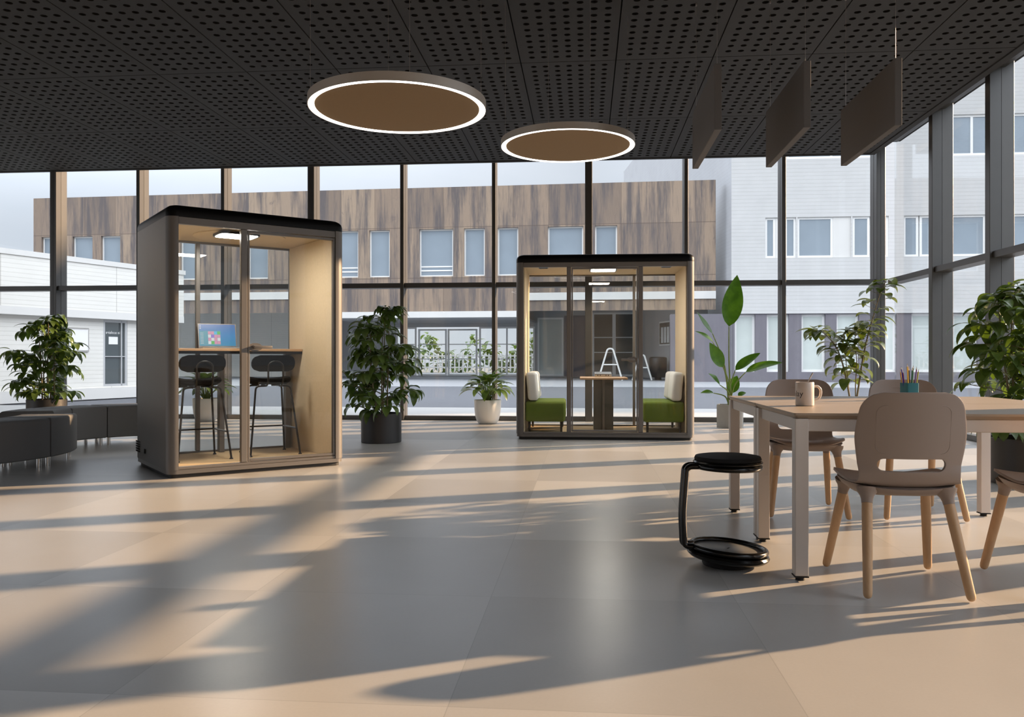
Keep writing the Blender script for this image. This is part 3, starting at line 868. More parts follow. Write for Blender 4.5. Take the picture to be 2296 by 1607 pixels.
for k, (cn, c, x, y) in enumerate(pcs):
    m = pm('pencil_%s' % cn, hexc(*c), .4, var=.02)
    r = thing('pencil', '%s pencil standing in the teal pot' % cn.replace('_', ' '), 'pencil', pl(0, 0, 0, (1.915, 5.08, 0), radians(12)), 0, 'pencils in the teal pot')
    r.location = (1.915+x*.85, 5.08+y*.85, .7605)
    rr = random.Random(k); lx = x*.75; hgt = .150+rr.random()*.03
    if abs(x) < .02: hgt += .012
    top = V((lx, y*.2, hgt)); d = top.normalized()
    bm = new(); cyl(bm, (0, 0, 0), top, .0038, None, 6); obj('shaft', bm, m, r, smooth=0)
    bm = new(); cyl(bm, top, top+d*.012, .0037, .0016, 8); obj('sharpened_wood', bm, M['ivory'], r)
    bm = new(); cyl(bm, top+d*.012, top+d*.018, .0016, .0003, 8); obj('lead', bm, m, r)

# ------------------------------------------------------------------ plants
def leaf(bm, base, d, up, L_, W_, droop=.9, fold=.25, n=7, tipw=1.0, wave=0):
    """curved leaf blade starting at base, heading d, drooping"""
    d = V(d).normalized(); up = V(up)
    side = d.cross(up)
    if side.length < 1e-3: side = d.orthogonal()
    side.normalize()
    p = V(base); rows = []
    for i in range(n+1):
        t = i/n
        w = W_*.5*(sin(pi*min(1, t**.78))**.85 if 0 < t < 1 else 0)*tipw
        nrm = side.cross(d).normalized()
        wv = wave*sin(t*9)*w
        lft = p - side*w*cos(fold) + nrm*(w*sin(fold)+wv); rgt = p + side*w*cos(fold) + nrm*(w*sin(fold)-wv)
        if 0 < t < 1: rows.append([bm.verts.new(lft), bm.verts.new(p), bm.verts.new(rgt)])
        else: rows.append([bm.verts.new(p)])
        d = (Matrix.Rotation(-droop/n, 3, side) @ d).normalized()
        p = p + d*(L_/n)
    for a, b in zip(rows[:-1], rows[1:]):
        if len(a) == 1 and len(b) == 3:
            bm.faces.new((a[0], b[1], b[0])); bm.faces.new((a[0], b[2], b[1]))
        elif len(b) == 1 and len(a) == 3:
            bm.faces.new((a[0], a[1], b[0])); bm.faces.new((a[1], a[2], b[0]))
        else:
            bm.faces.new((a[0], a[1], b[1], b[0])); bm.faces.new((a[1], a[2], b[2], b[1]))

def round_pot(root, r, h, m, lip=.012):
    bm = new(); lathe(bm, [(.001, .0), (r-.006, .0), (r, .006), (r, h-.003), (r-.003, h), (r-lip, h), (r-lip, h-.05), (.001, h-.05)], (0, 0, 0), 56); obj('pot', bm, m, root, smooth=40)
    bm = new(); lathe(bm, [(.001, h-.03), (r-lip-.001, h-.036)], (0, 0, 0), 40); obj('soil', bm, M['soil'], root)

def bushy_plant(loc, r, h, top, spread, seed, label, mat='leaf', clusters=40, bias=(0, 0)):
    R_ = random.Random(seed)
    root = thing('potted_tree', label, 'potted plant', loc, 0, 'bushy plants in black cylinder pots')
    round_pot(root, r, h, M['blackpot'])
    zb = h-.03; H = top-zb
    stems = []
    for k in range(5):
        a = 2*pi*k/5+R_.random()*.6; rr = r*.38*R_.uniform(.4, 1)
        lean = R_.uniform(.05, .22)*spread
        tz = zb+H*R_.uniform(.70, .93) if k else top-.06
        if k == 0: lean *= .15
        p0 = V((rr*cos(a), rr*sin(a), zb-.01)); p2 = V((rr*cos(a)+lean*cos(a)+bias[0]*.5, rr*sin(a)+lean*sin(a)+bias[1]*.5, tz))
        p1 = p0.lerp(p2, .5)+V((R_.uniform(-.03, .03), R_.uniform(-.03, .03), 0))
        stems.append(smooth_path([p0, p1, p2], 8))
    bm = new()
    for s in stems: tube(bm, s, [.011-.006*i/(len(s)-1) for i in range(len(s))], 8)
    fb = new()
    for k in range(clusters):
        s = stems[k % 5]; f = (k % 17)/17*.92+.08 if k > 5 else 1.0
        q = s[int(f*(len(s)-1))]
        t = (q.z-zb)/H
        a = R_.uniform(0, 2*pi) if k > 5 else atan2(q.y, q.x)
        ext = spread*.5*(1.0-.62*t**1.8)*R_.uniform(.35, .85)
        tip = q + V((ext*cos(a)+bias[0]*t*.3, ext*sin(a)+bias[1]*t*.3, R_.uniform(.02, .14)*(1-.5*t)))
        if tip.z > top-.05: tip.z = top-.05
        if t > .84: tip.x *= .45; tip.y *= .45
        tube(bm, smooth_path([q, q.lerp(tip, .5)+V((0, 0, .02)), tip], 4), [.004]*4+[.0035]*4+[.0025], 6)
        nl = R_.randint(6, 9)
        for j in range(nl):
            b = a + (j/nl-.5)*5.2 + R_.uniform(-.3, .3)
            el = R_.uniform(-.15, .55)
            d = V((cos(b)*cos(el), sin(b)*cos(el), sin(el)))
            pet = tip + d*R_.uniform(.025, .06)
            tube(fb, [tip, pet], .0018, 4, caps=False)
            leaf(fb, pet, d, (0, 0, 1), R_.uniform(.15, .23), R_.uniform(.078, .105), R_.uniform(.9, 1.9), R_.uniform(.1, .35))
    obj('stems', bm, M['stem'], root, smooth=60)
    obj('foliage', fb, M[mat], root, smooth=60, recalc=False)
    return root
bushy_plant((-2.435, 9.72, 0), .24, .348, 1.64, .98, 11, 'bushy dark-leaved plant in a black pot between the two booths', clusters=62)
bushy_plant((-7.93, 11.55, 0), .27, .40, 1.66, 1.08, 23, 'bushy plant in a black pot behind the graphite poufs', clusters=66)
bushy_plant((3.53, 6.98, 0), .26, .365, 1.66, 1.20, 37, 'bushy plant in a black pot at the right edge beyond the tables', clusters=74)

def small_pot_plant(loc, seed, label):
    R_ = random.Random(seed)
    root = thing('potted_foliage_plant', label, 'potted plant', loc, 0, 'broad-leaved plants in white ceramic pots')
    h = .365
    bm = new(); lathe(bm, [(.001, .0), (.12, .0), (.145, .012), (.170, .05), (.190, .12), (.203, .22), (.209, h-.004), (.206, h), (.199, h), (.196, h-.05), (.001, h-.05)], (0, 0, 0), 56); obj('pot', bm, M['whitepot'], root, smooth=45)
    bm = new(); lathe(bm, [(.001, h-.03), (.195, h-.035)], (0, 0, 0), 40); obj('soil', bm, M['soil'], root)
    sb, fb = new(), new()
    for k in range(40):
        a = 2.39996*k; q = k/39
        out = .05+.30*q**.9*R_.uniform(.8, 1.1); up = .46-.20*q+R_.uniform(-.03, .03)
        b0 = V((.05*cos(a)*R_.random(), .05*sin(a)*R_.random(), h-.04))
        tip = V((out*.62*cos(a), out*.62*sin(a), h-.04+up*.72))
        pth = smooth_path([b0, b0.lerp(tip, .5)+V((0, 0, .03)), tip], 5)
        tube(sb, pth, [.006-.0025*i/(len(pth)-1) for i in range(len(pth))], 6)
        el = 1.15-1.05*q; d = V((cos(a)*cos(el), sin(a)*cos(el), sin(el)))
        leaf(fb, tip, d, (0, 0, 1) if el < 1 else (cos(a)*-1, sin(a)*-1, .4), R_.uniform(.24, .32), R_.uniform(.115, .15), R_.uniform(.7, 1.4), .3, 8)
    obj('stems', sb, M['greenstem'], root, smooth=60); obj('foliage', fb, M['leaf2'], root, smooth=60, recalc=False)
    return root
small_pot_plant((-1.495, 12.62, 0), 5, 'broad-leaved plant in a white pot left of the meeting booth')
small_pot_plant((-6.04, 12.72, 0), 8, 'broad-leaved plant in a white pot seen through the large booth')

# banana plant in hexagonal concrete pot
bn = thing('banana_plant', 'tall banana plant in a hexagonal concrete pot beside the meeting booth', 'potted plant', (2.095, 12.2, 0), 0)
bm = new(); hx6 = lambda r, z: ring(bm, [(r*cos(pi/3*i+.25), r*sin(pi/3*i+.25), z) for i in range(6)])
a, b, c, d = hx6(.205, 0), hx6(.205, .335), hx6(.180, .335), hx6(.180, .30)
bridge(bm, a, b); bridge(bm, b, c); bridge(bm, c, d); bm.faces.new(a[::-1]); bm.faces.new(d); obj('pot', bm, M['concrete'], bn, smooth=0)
bm = new(); lathe(bm, [(.001, .308), (.155, .304)], (0, 0, 0), 6); obj('soil', bm, M['soil'], bn)
O = V((2.095, 12.2, 0))
# (leaf base, leaf tip, width, depth offset base, depth offset tip, droop)
bl = [((2.07, 1.463), (2.19, 2.19), .30, -.05, -.02, -.15), ((1.83, 1.36), (1.60, 1.66), .12, -.10, -.18, -.2), ((1.86, 1.24), (1.60, 1.40), .10, .05, .02, .5), ((1.975, .874), (1.775, 1.22), .20, -.12, -.2, -.2),
      ((2.184, .829), (2.545, 1.08), .17, .08, .14, .35), ((2.305, .803), (2.80, .945), .18, -.06, -.12, .5), ((1.924, .621), (1.755, .785), .13, -.16, -.24, .4), ((2.115, .492), (2.23, .74), .19, .14, .2, .1), ((1.86, .498), (1.67, .50), .09, .0, .0, .8), ((2.24, .45), (2.36, .50), .09, .16, .2, .8)]
sb, fb = new(), new()
for k, (b0, t0, w, o0, o1, dr) in enumerate(bl):
    B0 = V((b0[0]-O.x, o0, b0[1])); T0 = V((t0[0]-O.x, o1, t0[1]))
    root0 = V((.03*cos(k*2.1), .03*sin(k*2.1), .30))
    mid = root0.lerp(B0, .5)+V((-(B0.x)*.22, 0, .05))
    if k == 0: mid = root0.lerp(B0, .5)+V((-.02, 0, 0))
    pth = smooth_path([root0, mid, B0], 8); tube(sb, pth, [.013-.007*i/(len(pth)-1) for i in range(len(pth))], 8)
    dv_ = (T0-B0); Ln = dv_.length*1.03
    d0 = dv_.normalized()
    # face the blade mostly to the front
    upv = V((0, -.9, .45)) if k in (0, 3, 7) else V((.1, -.55, .8))
    side = d0.cross(upv).normalized(); d0 = Matrix.Rotation(dr/2, 3, side) @ d0
    leaf(fb, B0, d0, upv, Ln, w, dr, .22, 12, 1.0, .05)
obj('stems', sb, M['greenstem'], bn, smooth=60); obj('foliage', fb, M['banana'], bn, smooth=60, recalc=False)

# camellia-like shrub in a low grey bowl
cm = thing('potted_shrub', 'slender olive-leaved shrub in a grey bowl behind the tables', 'potted plant', (3.85, 12.42, 0), 0)
bm = new(); lathe(bm, [(.001, .0), (.11, .0), (.14, .012), (.165, .06), (.178, .16), (.18, .236), (.176, .24), (.168, .24), (.165, .2), (.001, .2)], (0, 0, 0), 48); obj('pot', bm, M['concrete'], cm, smooth=45)
bm = new(); lathe(bm, [(.001, .215), (.166, .21)], (0, 0, 0), 40); obj('soil', bm, M['soil'], cm)
C0 = V((3.85, 12.42, 0)); R_ = random.Random(3)
stems = [[(3.88, .20), (3.82, .55), (3.73, .95), (3.62, 1.2), (3.45, 1.38), (3.32, 1.42)], [(3.86, .20), (3.83, .6), (3.80, .95), (3.76, 1.25)], [(3.91, .20), (3.97, .6), (4.02, .95), (4.09, 1.3), (4.17, 1.6), (4.28, 1.98), (4.36, 2.15)], [(3.93, .2), (3.93, .6), (3.95, .95), (3.93, 1.3), (3.98, 1.45)]]
sb, fb = new(), new()
for k, s in enumerate(stems):
    p = smooth_path([(x-C0.x, [-.06, .05, -.02, .06][k]*(i/len(s)), z) for i, (x, z) in enumerate(s)], 7)
    r0 = .016 if k in (0, 2) else .010
    tube(sb, p, [r0-(r0-.003)*i/(len(p)-1) for i in range(len(p))], 8)
    n = [34, 26, 46, 30][k]
    for j in range(n):
        f = .36+.64*(j+.5)/n if k != 2 else .40+.60*(j+.5)/n
        q = p[min(len(p)-1, int(f*(len(p)-1)))]
        a = 2.4*j+k; el = R_.uniform(-.1, .6)
        d = V((cos(a)*cos(el), sin(a)*cos(el)*.8, sin(el))).normalized()
        pet = q+d*R_.uniform(.05, .15)*(1 if f < .85 else .4)
        tube(sb, [q, pet], .0025, 5)
        leaf(fb, pet, d, (0, 0, 1), R_.uniform(.19, .28), R_.uniform(.12, .165), R_.uniform(.6, 1.6), R_.uniform(.15, .4), 8)
obj('stems', sb, M['stem'], cm, smooth=60); obj('foliage', fb, M['camellia'], cm, smooth=60, recalc=False)

# ------------------------------------------------------------------ outside
def siding(name, c0, c1, pitch=.105, slope=0.0, joint=1.65, u_axis=0):
    m, t, n, l, p = nt(name)
    tc = n.new('ShaderNodeTexCoord'); sp = n.new('ShaderNodeSeparateXYZ'); l.new(tc.outputs['Object'], sp.inputs[0])
    zz = mathn(n, l, 'MULTIPLY_ADD', sp.outputs[u_axis], slope, sp.outputs[2])
    fr = mathn(n, l, 'FRACT', mathn(n, l, 'DIVIDE', zz, pitch))
    g = mathn(n, l, 'LESS_THAN', fr, .14)
    f = noise(n, l, 1.2, 5)
    f2 = noise(n, l, 5, 3, (.4, .4, 9))
    a = mixrgb(n, l, f, c0, c1)
    a = mixrgb(n, l, mathn(n, l, 'MULTIPLY', f2, .25), a, tuple(q*.82 for q in c0[:3])+(1,))
    a = mixrgb(n, l, mathn(n, l, 'MULTIPLY', g, .22), a, hexc(150, 148, 140))
    if joint:
        fj = mathn(n, l, 'FRACT', mathn(n, l, 'DIVIDE', sp.outputs[u_axis], joint))
        a = mixrgb(n, l, mathn(n, l, 'MULTIPLY', mathn(n, l, 'LESS_THAN', fj, .014), .4), a, hexc(110, 106, 98))
    l.new(a, p.inputs['Base Color']); p.inputs['Roughness'].default_value = .85
    b = n.new('ShaderNodeBump'); b.inputs['Strength'].default_value = .5; b.inputs['Distance'].default_value = .02
    l.new(mathn(n, l, 'GREATER_THAN', fr, .14), b.inputs['Height']); l.new(b.outputs[0], p.inputs['Normal'])
    return m
def brown_mat():
    m, t, n, l, p = nt('weathered_brown_panels')
    tc = n.new('ShaderNodeTexCoord'); sp = n.new('ShaderNodeSeparateXYZ'); l.new(tc.outputs['Object'], sp.inputs[0])
    pu = mathn(n, l, 'DIVIDE', sp.outputs[0], 1.62)
    row = mathn(n, l, 'ADD', mathn(n, l, 'GREATER_THAN', sp.outputs[2], 7.02), mathn(n, l, 'GREATER_THAN', sp.outputs[2], 4.7))
    cb = n.new('ShaderNodeCombineXYZ'); l.new(mathn(n, l, 'FLOOR', pu), cb.inputs[0]); l.new(row, cb.inputs[1])
    wn = n.new('ShaderNodeTexWhiteNoise'); wn.noise_dimensions = '3D'; l.new(cb.outputs[0], wn.inputs['Vector'])
    a = ramp(n, l, wn.outputs['Value'], [(0, hexc(128, 113, 101)), (.5, hexc(146, 128, 112)), (1, hexc(162, 143, 123))])
    st = noise(n, l, 1.0, 5, (2.2, 1, .18), rough=.7)
    a = mixrgb(n, l, ramp(n, l, st, [(.44, (0, 0, 0, 1)), (.60, (.95, .95, .95, 1))]), a, hexc(96, 90, 90))
    fine = noise(n, l, 7, 4, (5, 1, .35))
    a = mixrgb(n, l, 1.0, a, mixrgb(n, l, fine, (.82, .82, .83, 1), (1.16, 1.15, 1.13, 1)), 'MULTIPLY')
    # dendritic damp marks
    dm = noise(n, l, 1.7, 8, rough=.75)
    a = mixrgb(n, l, ramp(n, l, dm, [(.60, (0, 0, 0, 1)), (.66, (.55, .55, .55, 1))]), a, hexc(104, 94, 92))
    gr = noise(n, l, .55, 2)
    a = mixrgb(n, l, mathn(n, l, 'MULTIPLY', mathn(n, l, 'GREATER_THAN', gr, .62), .0), a, hexc(128, 122, 122))
    fr = mathn(n, l, 'FRACT', pu); jl = mathn(n, l, 'LESS_THAN', fr, .014)
    for zj in (7.02, 4.7):
        jl = mathn(n, l, 'MAXIMUM', jl, mathn(n, l, 'LESS_THAN', mathn(n, l, 'ABSOLUTE', mathn(n, l, 'SUBTRACT', sp.outputs[2], zj)), .018))
    a = mixrgb(n, l, mathn(n, l, 'MULTIPLY', jl, .6), a, hexc(92, 80, 72))
    l.new(a, p.inputs['Base Color']); p.inputs['Roughness'].default_value = .9
    return m
M['brown'] = brown_mat()
M['white_siding'] = siding('white_board_cladding', hexc(214, 212, 206), hexc(230, 228, 222), .10, 0, 1.5)
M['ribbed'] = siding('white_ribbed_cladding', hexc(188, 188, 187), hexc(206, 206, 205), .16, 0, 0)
M['ribbed_side_dimmed'] = siding('white_ribbed_side_dimmed', hexc(158, 160, 164), hexc(174, 176, 180), .16, 0, 0)  # front cladding again, darkened in colour to dim the sky-lit side
M['fascia'] = pm('pale_concrete_fascia', hexc(210, 209, 206), .85, var=.05, scale=2)
M['soffit'] = pm('grey_render', hexc(176, 177, 178), .85, var=.04, scale=2)
M['slate'] = pm('slate_grey_wall', hexc(112, 109, 116), .85, var=.16, scale=3, stretch=(1, 1, .3))
M['winframe'] = pm('white_window_frame', hexc(232, 232, 230), .5, var=.02)
M['alu'] = pm('aluminium_frame', hexc(190, 191, 192), .4, .3, var=.03)
def winglass(name, col, refl=.35):
    m, t, n, l, p = nt(name)
    f = noise(n, l, .7, 3)
    l.new(mixrgb(n, l, f, tuple(c*.8 for c in col[:3])+(1,), tuple(c*1.15 for c in col[:3])+(1,)), p.inputs['Base Color'])
    p.inputs['Roughness'].default_value = .08; p.inputs['Specular IOR Level'].default_value = .9
    return m
M['pane'] = winglass('blue_grey_pane', hexc(140, 152, 162))
M['darkpane'] = winglass('dark_pane', hexc(72, 80, 82))
M['doorpane'] = winglass('door_pane', hexc(196, 204, 200))
M['paving'] = pm('pale_paving', hexc(160, 161, 162), .85, var=.06, scale=3, bump=.2, bscale=40)
M['asphalt'] = pm('blue_grey_asphalt', hexc(92, 95, 102), .9, var=.10, scale=5, bump=.3, bscale=80)
M['farpave'] = pm('grey_paving', hexc(146, 149, 154), .9, var=.12, scale=9, bump=.3, bscale=60)
M['earth'] = pm('grey_ground', hexc(104, 106, 104), .95, var=.1, scale=1)

for nm, x, y, z, m in (('ground', (-80, 110), (-60, 110), (-.30, -.125), 'earth'), ('ground', (-80, 110), (13.45, 16.85), (-.124, -.01), 'paving'), ('ground', (-80, 110), (16.85, 29.6), (-.124, -.03), 'asphalt'), ('ground', (-80, 110), (29.6, 60), (-.124, -.012), 'farpave')):
    bm = new(); box(bm, x, y, z); struct(obj(nm, bm, M[m], smooth=0))

def wall_open(bm, u0, u1, z0, z1, holes, depth=.22):
    """front wall in the y=0 plane (facing -y) with rectangular openings and reveals going back"""
    us = sorted({u0, u1, *[h[0] for h in holes], *[h[1] for h in holes]}); zs = sorted({z0, z1, *[h[2] for h in holes], *[h[3] for h in holes]})
    us = [u for u in us if u0 <= u <= u1]; zs = [z for z in zs if z0 <= z <= z1]
    q = lambda *p: bm.faces.new([bm.verts.new(c) for c in p])
    for a, b in zip(us[:-1], us[1:]):
        for c, d in zip(zs[:-1], zs[1:]):
            mu, mz = (a+b)/2, (c+d)/2
            if any(h[0] < mu < h[1] and h[2] < mz < h[3] for h in holes): continue
            q((a, 0, c), (b, 0, c), (b, 0, d), (a, 0, d))
    for a, b, c, d in holes:
        q((a, 0, c), (a, depth, c), (a, depth, d), (a, 0, d)); q((b, depth, c), (b, 0, c), (b, 0, d), (b, depth, d))
        q((a, 0, d), (a, depth, d), (b, depth, d), (b, 0, d)); q((a, depth, c), (a, 0, c), (b, 0, c), (b, depth, c))
def win(root, a, b, c, d, y, pane='pane', fw=.07, mid=None, bars=()):
    bm = new()
    box(bm, (a, a+fw), (y-.06, y), (c, d)); box(bm, (b-fw, b), (y-.06, y), (c, d)); box(bm, (a+fw, b-fw), (y-.06, y), (c, c+fw)); box(bm, (a+fw, b-fw), (y-.06, y), (d-fw, d))
    for zb in bars: box(bm, (a+fw, b-fw), (y-.05, y), (zb, zb+.06))
    if mid: box(bm, (mid-fw/2, mid+fw/2), (y-.06, y), (c+fw, d-fw))
    f = obj('window', bm, M['winframe'], root, smooth=0)
    bm = new(); box(bm, (a+fw, b-fw), (y-.03, y-.015), (c+fw, d-fw)); obj('pane', bm, M[pane], f, smooth=0)
    return f

# brown building
BO = (-9.73, 37.588, 0); BA = radians(-2.4)
bb = thing('brown_building', 'long weathered brown panelled building with a recessed glazed entrance across the courtyard', 'building', BO, BA)
HW = [(-16.85, -16.35), (-15.2, -14.15), (-13.7, -12.7), (-9.6, -8.6), (-6.2, -5.2), (-1.9, -.79), (-.26, .72), (2.12, 3.71), (4.21, 5.18), (5.76, 6.72), (8.06, 9.66), (10.18, 11.17)]
wl = [(a, b, 4.77, 6.95) for a, b in HW]
bm = new(); wall_open(bm, -17.28, 15.47, 3.15, 8.86, wl)
q = lambda *p: bm.faces.new([bm.verts.new(c) for c in p])
x0, x1, yd = -17.28, 15.47, 12.0
q((x0, 0, 3.15), (x0, 0, 8.86), (x0, yd, 8.86), (x0, yd, 3.15)); q((x1, 0, 3.15), (x1, .5, 3.15), (x1, .5, 8.86), (x1, 0, 8.86)); q((x0, 0, 8.86), (x1, 0, 8.86), (x1, .5, 8.86), (x0, .5, 8.86)); q((x0, .5, 8.86), (11, .5, 8.86), (11, yd, 8.86), (x0, yd, 8.86))
q((x0, .2, 3.3), (x1, .2, 3.3), (x1, .2, 8.8), (x0, .2, 8.8))
obj('facade', bm, M['brown'], bb, smooth=0, recalc=False)
for a, b in HW:
    win(bb, a, b, 4.77, 6.95, .19, 'pane', .065, None, (5.02, 5.2) if (a in (-1.9, 2.12)) else ())
# stepped canopy: fascia and soffit (higher on both sides of the middle)
for a, b, zb, zt in ((-17.28, -2.6, 3.78, 4.13), (-2.6, 6.78, 2.88, 3.16), (6.78, 15.47, 3.63, 3.97)):
    bm = new(); box(bm, (a, b), (-.06, .14), (zb, zt)); obj('canopy_fascia', bm, M['fascia'], bb, smooth=0)
    bm = new(); box(bm, (a, min(b, 14.0)), (.14, 7.3), (zb+.02, zb+.14)); obj('canopy_soffit', bm, M['soffit'], bb, smooth=0)
# recessed entrance wall
def U(x): return x-BO[0]
RY = 7.25
holes = []
bm = new(); wall_open(bm, -17.2, 13.6, 0, 3.75, [(U(-10.7), U(-3.0), .06, 2.72), (U(-2.85), U(-1.45), .06, 3.2), (U(.1), U(2.4), .06, 3.45)], .15)
bmx = bm; q = lambda *p: bmx.faces.new([bmx.verts.new(c) for c in p]); q((-17.2, .6, 0), (U(-10.8), .6, 0), (U(-10.8), .6, 3.7), (-17.2, .6, 3.7)); q((U(-2.95), .6, 0), (13.6, .6, 0), (13.6, .6, 3.7), (U(-2.95), .6, 3.7))
obj('recessed_wall', bm, M['soffit'], bb, (0, RY, 0), smooth=0, recalc=False)
for a, b, zt, bars in ((-10.7, -9.55, 2.72, (.95, 1.75)), (-9.45, -7.85, 2.62, (.95, 1.75)), (-7.8, -6.15, 2.62, (.95, 1.75)), (-6.05, -3.0, 2.72, (.95, 1.75)), (-2.85, -1.45, 3.2, ()), (.1, 1.25, 3.45, (1.3, 2.1)), (1.25, 2.4, 3.45, (1.3, 2.1))):
    bm = new(); fw = .09; a_, b_ = U(a), U(b)
    box(bm, (a_, a_+fw), (0, .1), (.06, zt)); box(bm, (b_-fw, b_), (0, .1), (.06, zt)); box(bm, (a_+fw, b_-fw), (0, .1), (zt-fw, zt)); box(bm, (a_+fw, b_-fw), (0, .1), (.06, .06+fw))
    if b-a > 2: box(bm, ((a_+b_)/2-.04, (a_+b_)/2+.04), (0, .1), (.06+fw, zt-fw))
    for z in bars: box(bm, (a_+fw, b_-fw), (.03, .07), (z, z+.05))
    f = obj('entrance_door' if zt == 2.62 else 'entrance_glazing', bm, M['winframe'], bb, (0, RY-.05, 0), smooth=0)
    bm = new(); box(bm, (a_+fw, b_-fw), (.05, .06), (.06+fw, zt-fw)); obj('pane', bm, M['glass' if b <= -3 else ('doorpane' if a < -2 else 'darkpane')], f, smooth=0)
bm = new(); box(bm, (U(-1.4), U(-.05)), (RY-.04, RY-.005), (.03, 3.3)); obj('dark_opening_sheet', bm, M['slate'], bb, smooth=0)  # slate sheet standing in for the dark shade of an opening
bm = new(); prism(bm, [(12.15, RY-.01), (14.15, .7), (15.2, .7), (14.2, RY-.01)], 0, 3.62); obj('side_wall', bm, M['soffit'], bb, smooth=0)
bm = new(); box(bm, (-17.2, -5.2), (5.6, 5.8), (0, 3.75)); obj('clad_wall', bm, M['white_siding'], bb, smooth=0)
wlp = tag(obj('wall_lamp', (lambda b: (lathe(b, [(.001, .12), (.12, .11), (.17, .06), (.18, 0), (.001, 0)], (0, 0, 0), 28), b)[1])(new()), M['ivory'], None, (0, 0, 0), (radians(90), 0, radians(-2.4))), 'round white wall lamp on the clad wall behind the large booth', 'wall lamp')
Bp = lambda u, v, z: (BO[0]+u*cos(BA)-v*sin(BA), BO[1]+u*sin(BA)+v*cos(BA), z)
wlp.location = Bp(-5.9, 5.585, 3.0)
# noticeboard, bin, trestles by the entrance
nb = thing('notice_board', 'white-framed notice board on the grey wall beside the entrance', 'notice board', Bp(13.49, 2.86, 1.0), BA+atan2(-6.54, 2.0))
bm = new(); box(bm, (-.85, .85), (-.06, -.005), (.62, 1.78)); obj('frame', bm, M['winframe'], nb, smooth=0)
bm = new(); box(bm, (-.78, .78), (-.066, -.061), (.69, 1.71)); f = obj('display_panel', bm, M['darkpane'], nb, smooth=0)
bm = new()
for k in range(3): box(bm, (-.55+k*.4, -.25+k*.4), (-.07, -.0665), (.75, 1.5))
obj('notice_sheet', bm, M['winframe'], nb, smooth=0)
bi = thing('litter_bin', 'dark cylindrical litter bin outside the glazed entrance', 'bin', Bp(13.05, 1.95, 0), BA)
bm = new(); lathe(bm, [(.001, .12), (.34, .12), (.40, .2), (.42, 1.0), (.38, 1.06), (.30, 1.08), (.001, 1.0)], (0, 0, 0), 32); obj('body', bm, M['dark'], bi)
bm = new(); cyl(bm, (0, 0, 0), (0, 0, .12), .16); obj('foot', bm, M['dark'], bi)
for x, v, s, lb in ((12.3, 1.2, .8, 'white A-frame trestle standing beside the litter bin'), (10.85, .8, 1.0, 'white A-frame trestle standing alone behind the small oak table'), (-.35, 5.7, 1.0, 'white A-frame trestle standing in front of the glazed doors')):
    r = thing('trestle', lb, 'trestle', Bp(x, v, 0), BA, 'white trestles outside the entrance')
    bm = new(); tube(bm, fillet([(-.55*s, 0, 0), (-.12*s, 0, 1.45*s), (.12*s, 0, 1.45*s), (.55*s, 0, 0)], .14, 6), .04, 8); obj('frame', bm, M['winframe'], r)
    bm = new(); tube(bm, [(-.34*s, .02, .72*s), (.34*s, .02, .72*s)], .03, 8); obj('brace', bm, M['winframe'], r)

fn = thing('railing_fence', 'white railing fence seen through the glazed entrance doors', 'fence', (-8.5, 57, -.012), 0)
bm = new()
for k in range(44): box(bm, (-6.6+k*.3, -6.6+k*.3+.09), (-.02, .02), (.1, 1.35))
obj('pickets', bm, M['winframe'], fn, smooth=0)
for z in (.35, 1.15):
    bm = new(); box(bm, (-6.7, 6.6), (.021, .06), (z, z+.09)); obj('rail', bm, M['winframe'], fn, smooth=0)
for x in (-6.7, 0, 6.6):
    bm = new(); box(bm, (x-.05, x+.05), (.061, .16), (0, 1.45)); obj('post', bm, M['winframe'], fn, smooth=0)
bm = new(); R_ = random.Random(4)
for k in range(900):
    x, y, z = R_.uniform(-7, 7), R_.uniform(-.8, .8), R_.uniform(.05, 1)
    z = z**.7*(2.0+.7*sin(x*1.7)+.4*sin(x*4.1)); a = R_.uniform(0, 6.28); el_ = R_.uniform(-.6, .9)
    leaf(bm, (x, y, z), (cos(a)*cos(el_), sin(a)*cos(el_), sin(el_)), (0, 0, 1), .55, .34, .8, .2, 4)
tag(obj('hedge', bm, M['leaf2'], None, (-8.5, 59, -.125), 0, 60, recalc=False), 'green hedge growing behind the white railing fence', 'hedge')

# right white building
RO = (6.291, 36.296, 0); RH = 15.0
rb = thing('white_building', 'tall white ribbed building with strip windows across the courtyard', 'building', RO, 0)
up = [(1.43, 2.72), (2.78, 5.0), (5.06, 6.55), (7.17, 8.9), (9.02, 10.5), (11.2, 13.4)]
top = [(-1.55, -.73), (2.33, 6.08), (9.05, 12.4)]
lo = [(.15, 1.02), (1.5, 2.44), (2.96, 3.96), (4.42, 5.35), (5.9, 6.9), (7.5, 8.5), (9.2, 10.2), (11, 12)]
hol = [(a, b, 5.32, 7.05) for a, b in up]+[(a, b, 9.55, 11.28) for a, b in top if a > 0]
bm = new(); wall_open(bm, 0, 62, 2.93, RH, hol, .16)
q = lambda *p: bm.faces.new([bm.verts.new(c) for c in p])
q((0, 0, RH), (62, 0, RH), (62, 14, RH), (0, 14, RH)); q((62, 0, 0), (62, 14, 0), (62, 14, RH), (62, 0, RH)); q((0, .14, 3), (62, .14, 3), (62, .14, RH), (0, .14, RH)); q((0, 0, 2.93), (0, .3, 2.93), (62, .3, 2.93), (62, 0, 2.93))
obj('facade', bm, M['ribbed'], rb, smooth=0, recalc=False)
bm = new(); q = lambda *p: bm.faces.new([bm.verts.new(c) for c in p])
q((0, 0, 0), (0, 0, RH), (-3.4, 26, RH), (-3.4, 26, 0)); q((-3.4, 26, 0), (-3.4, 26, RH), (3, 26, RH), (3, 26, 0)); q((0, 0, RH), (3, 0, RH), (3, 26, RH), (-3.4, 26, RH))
obj('side_facade', bm, M['ribbed_side_dimmed'], rb, smooth=0, recalc=False)
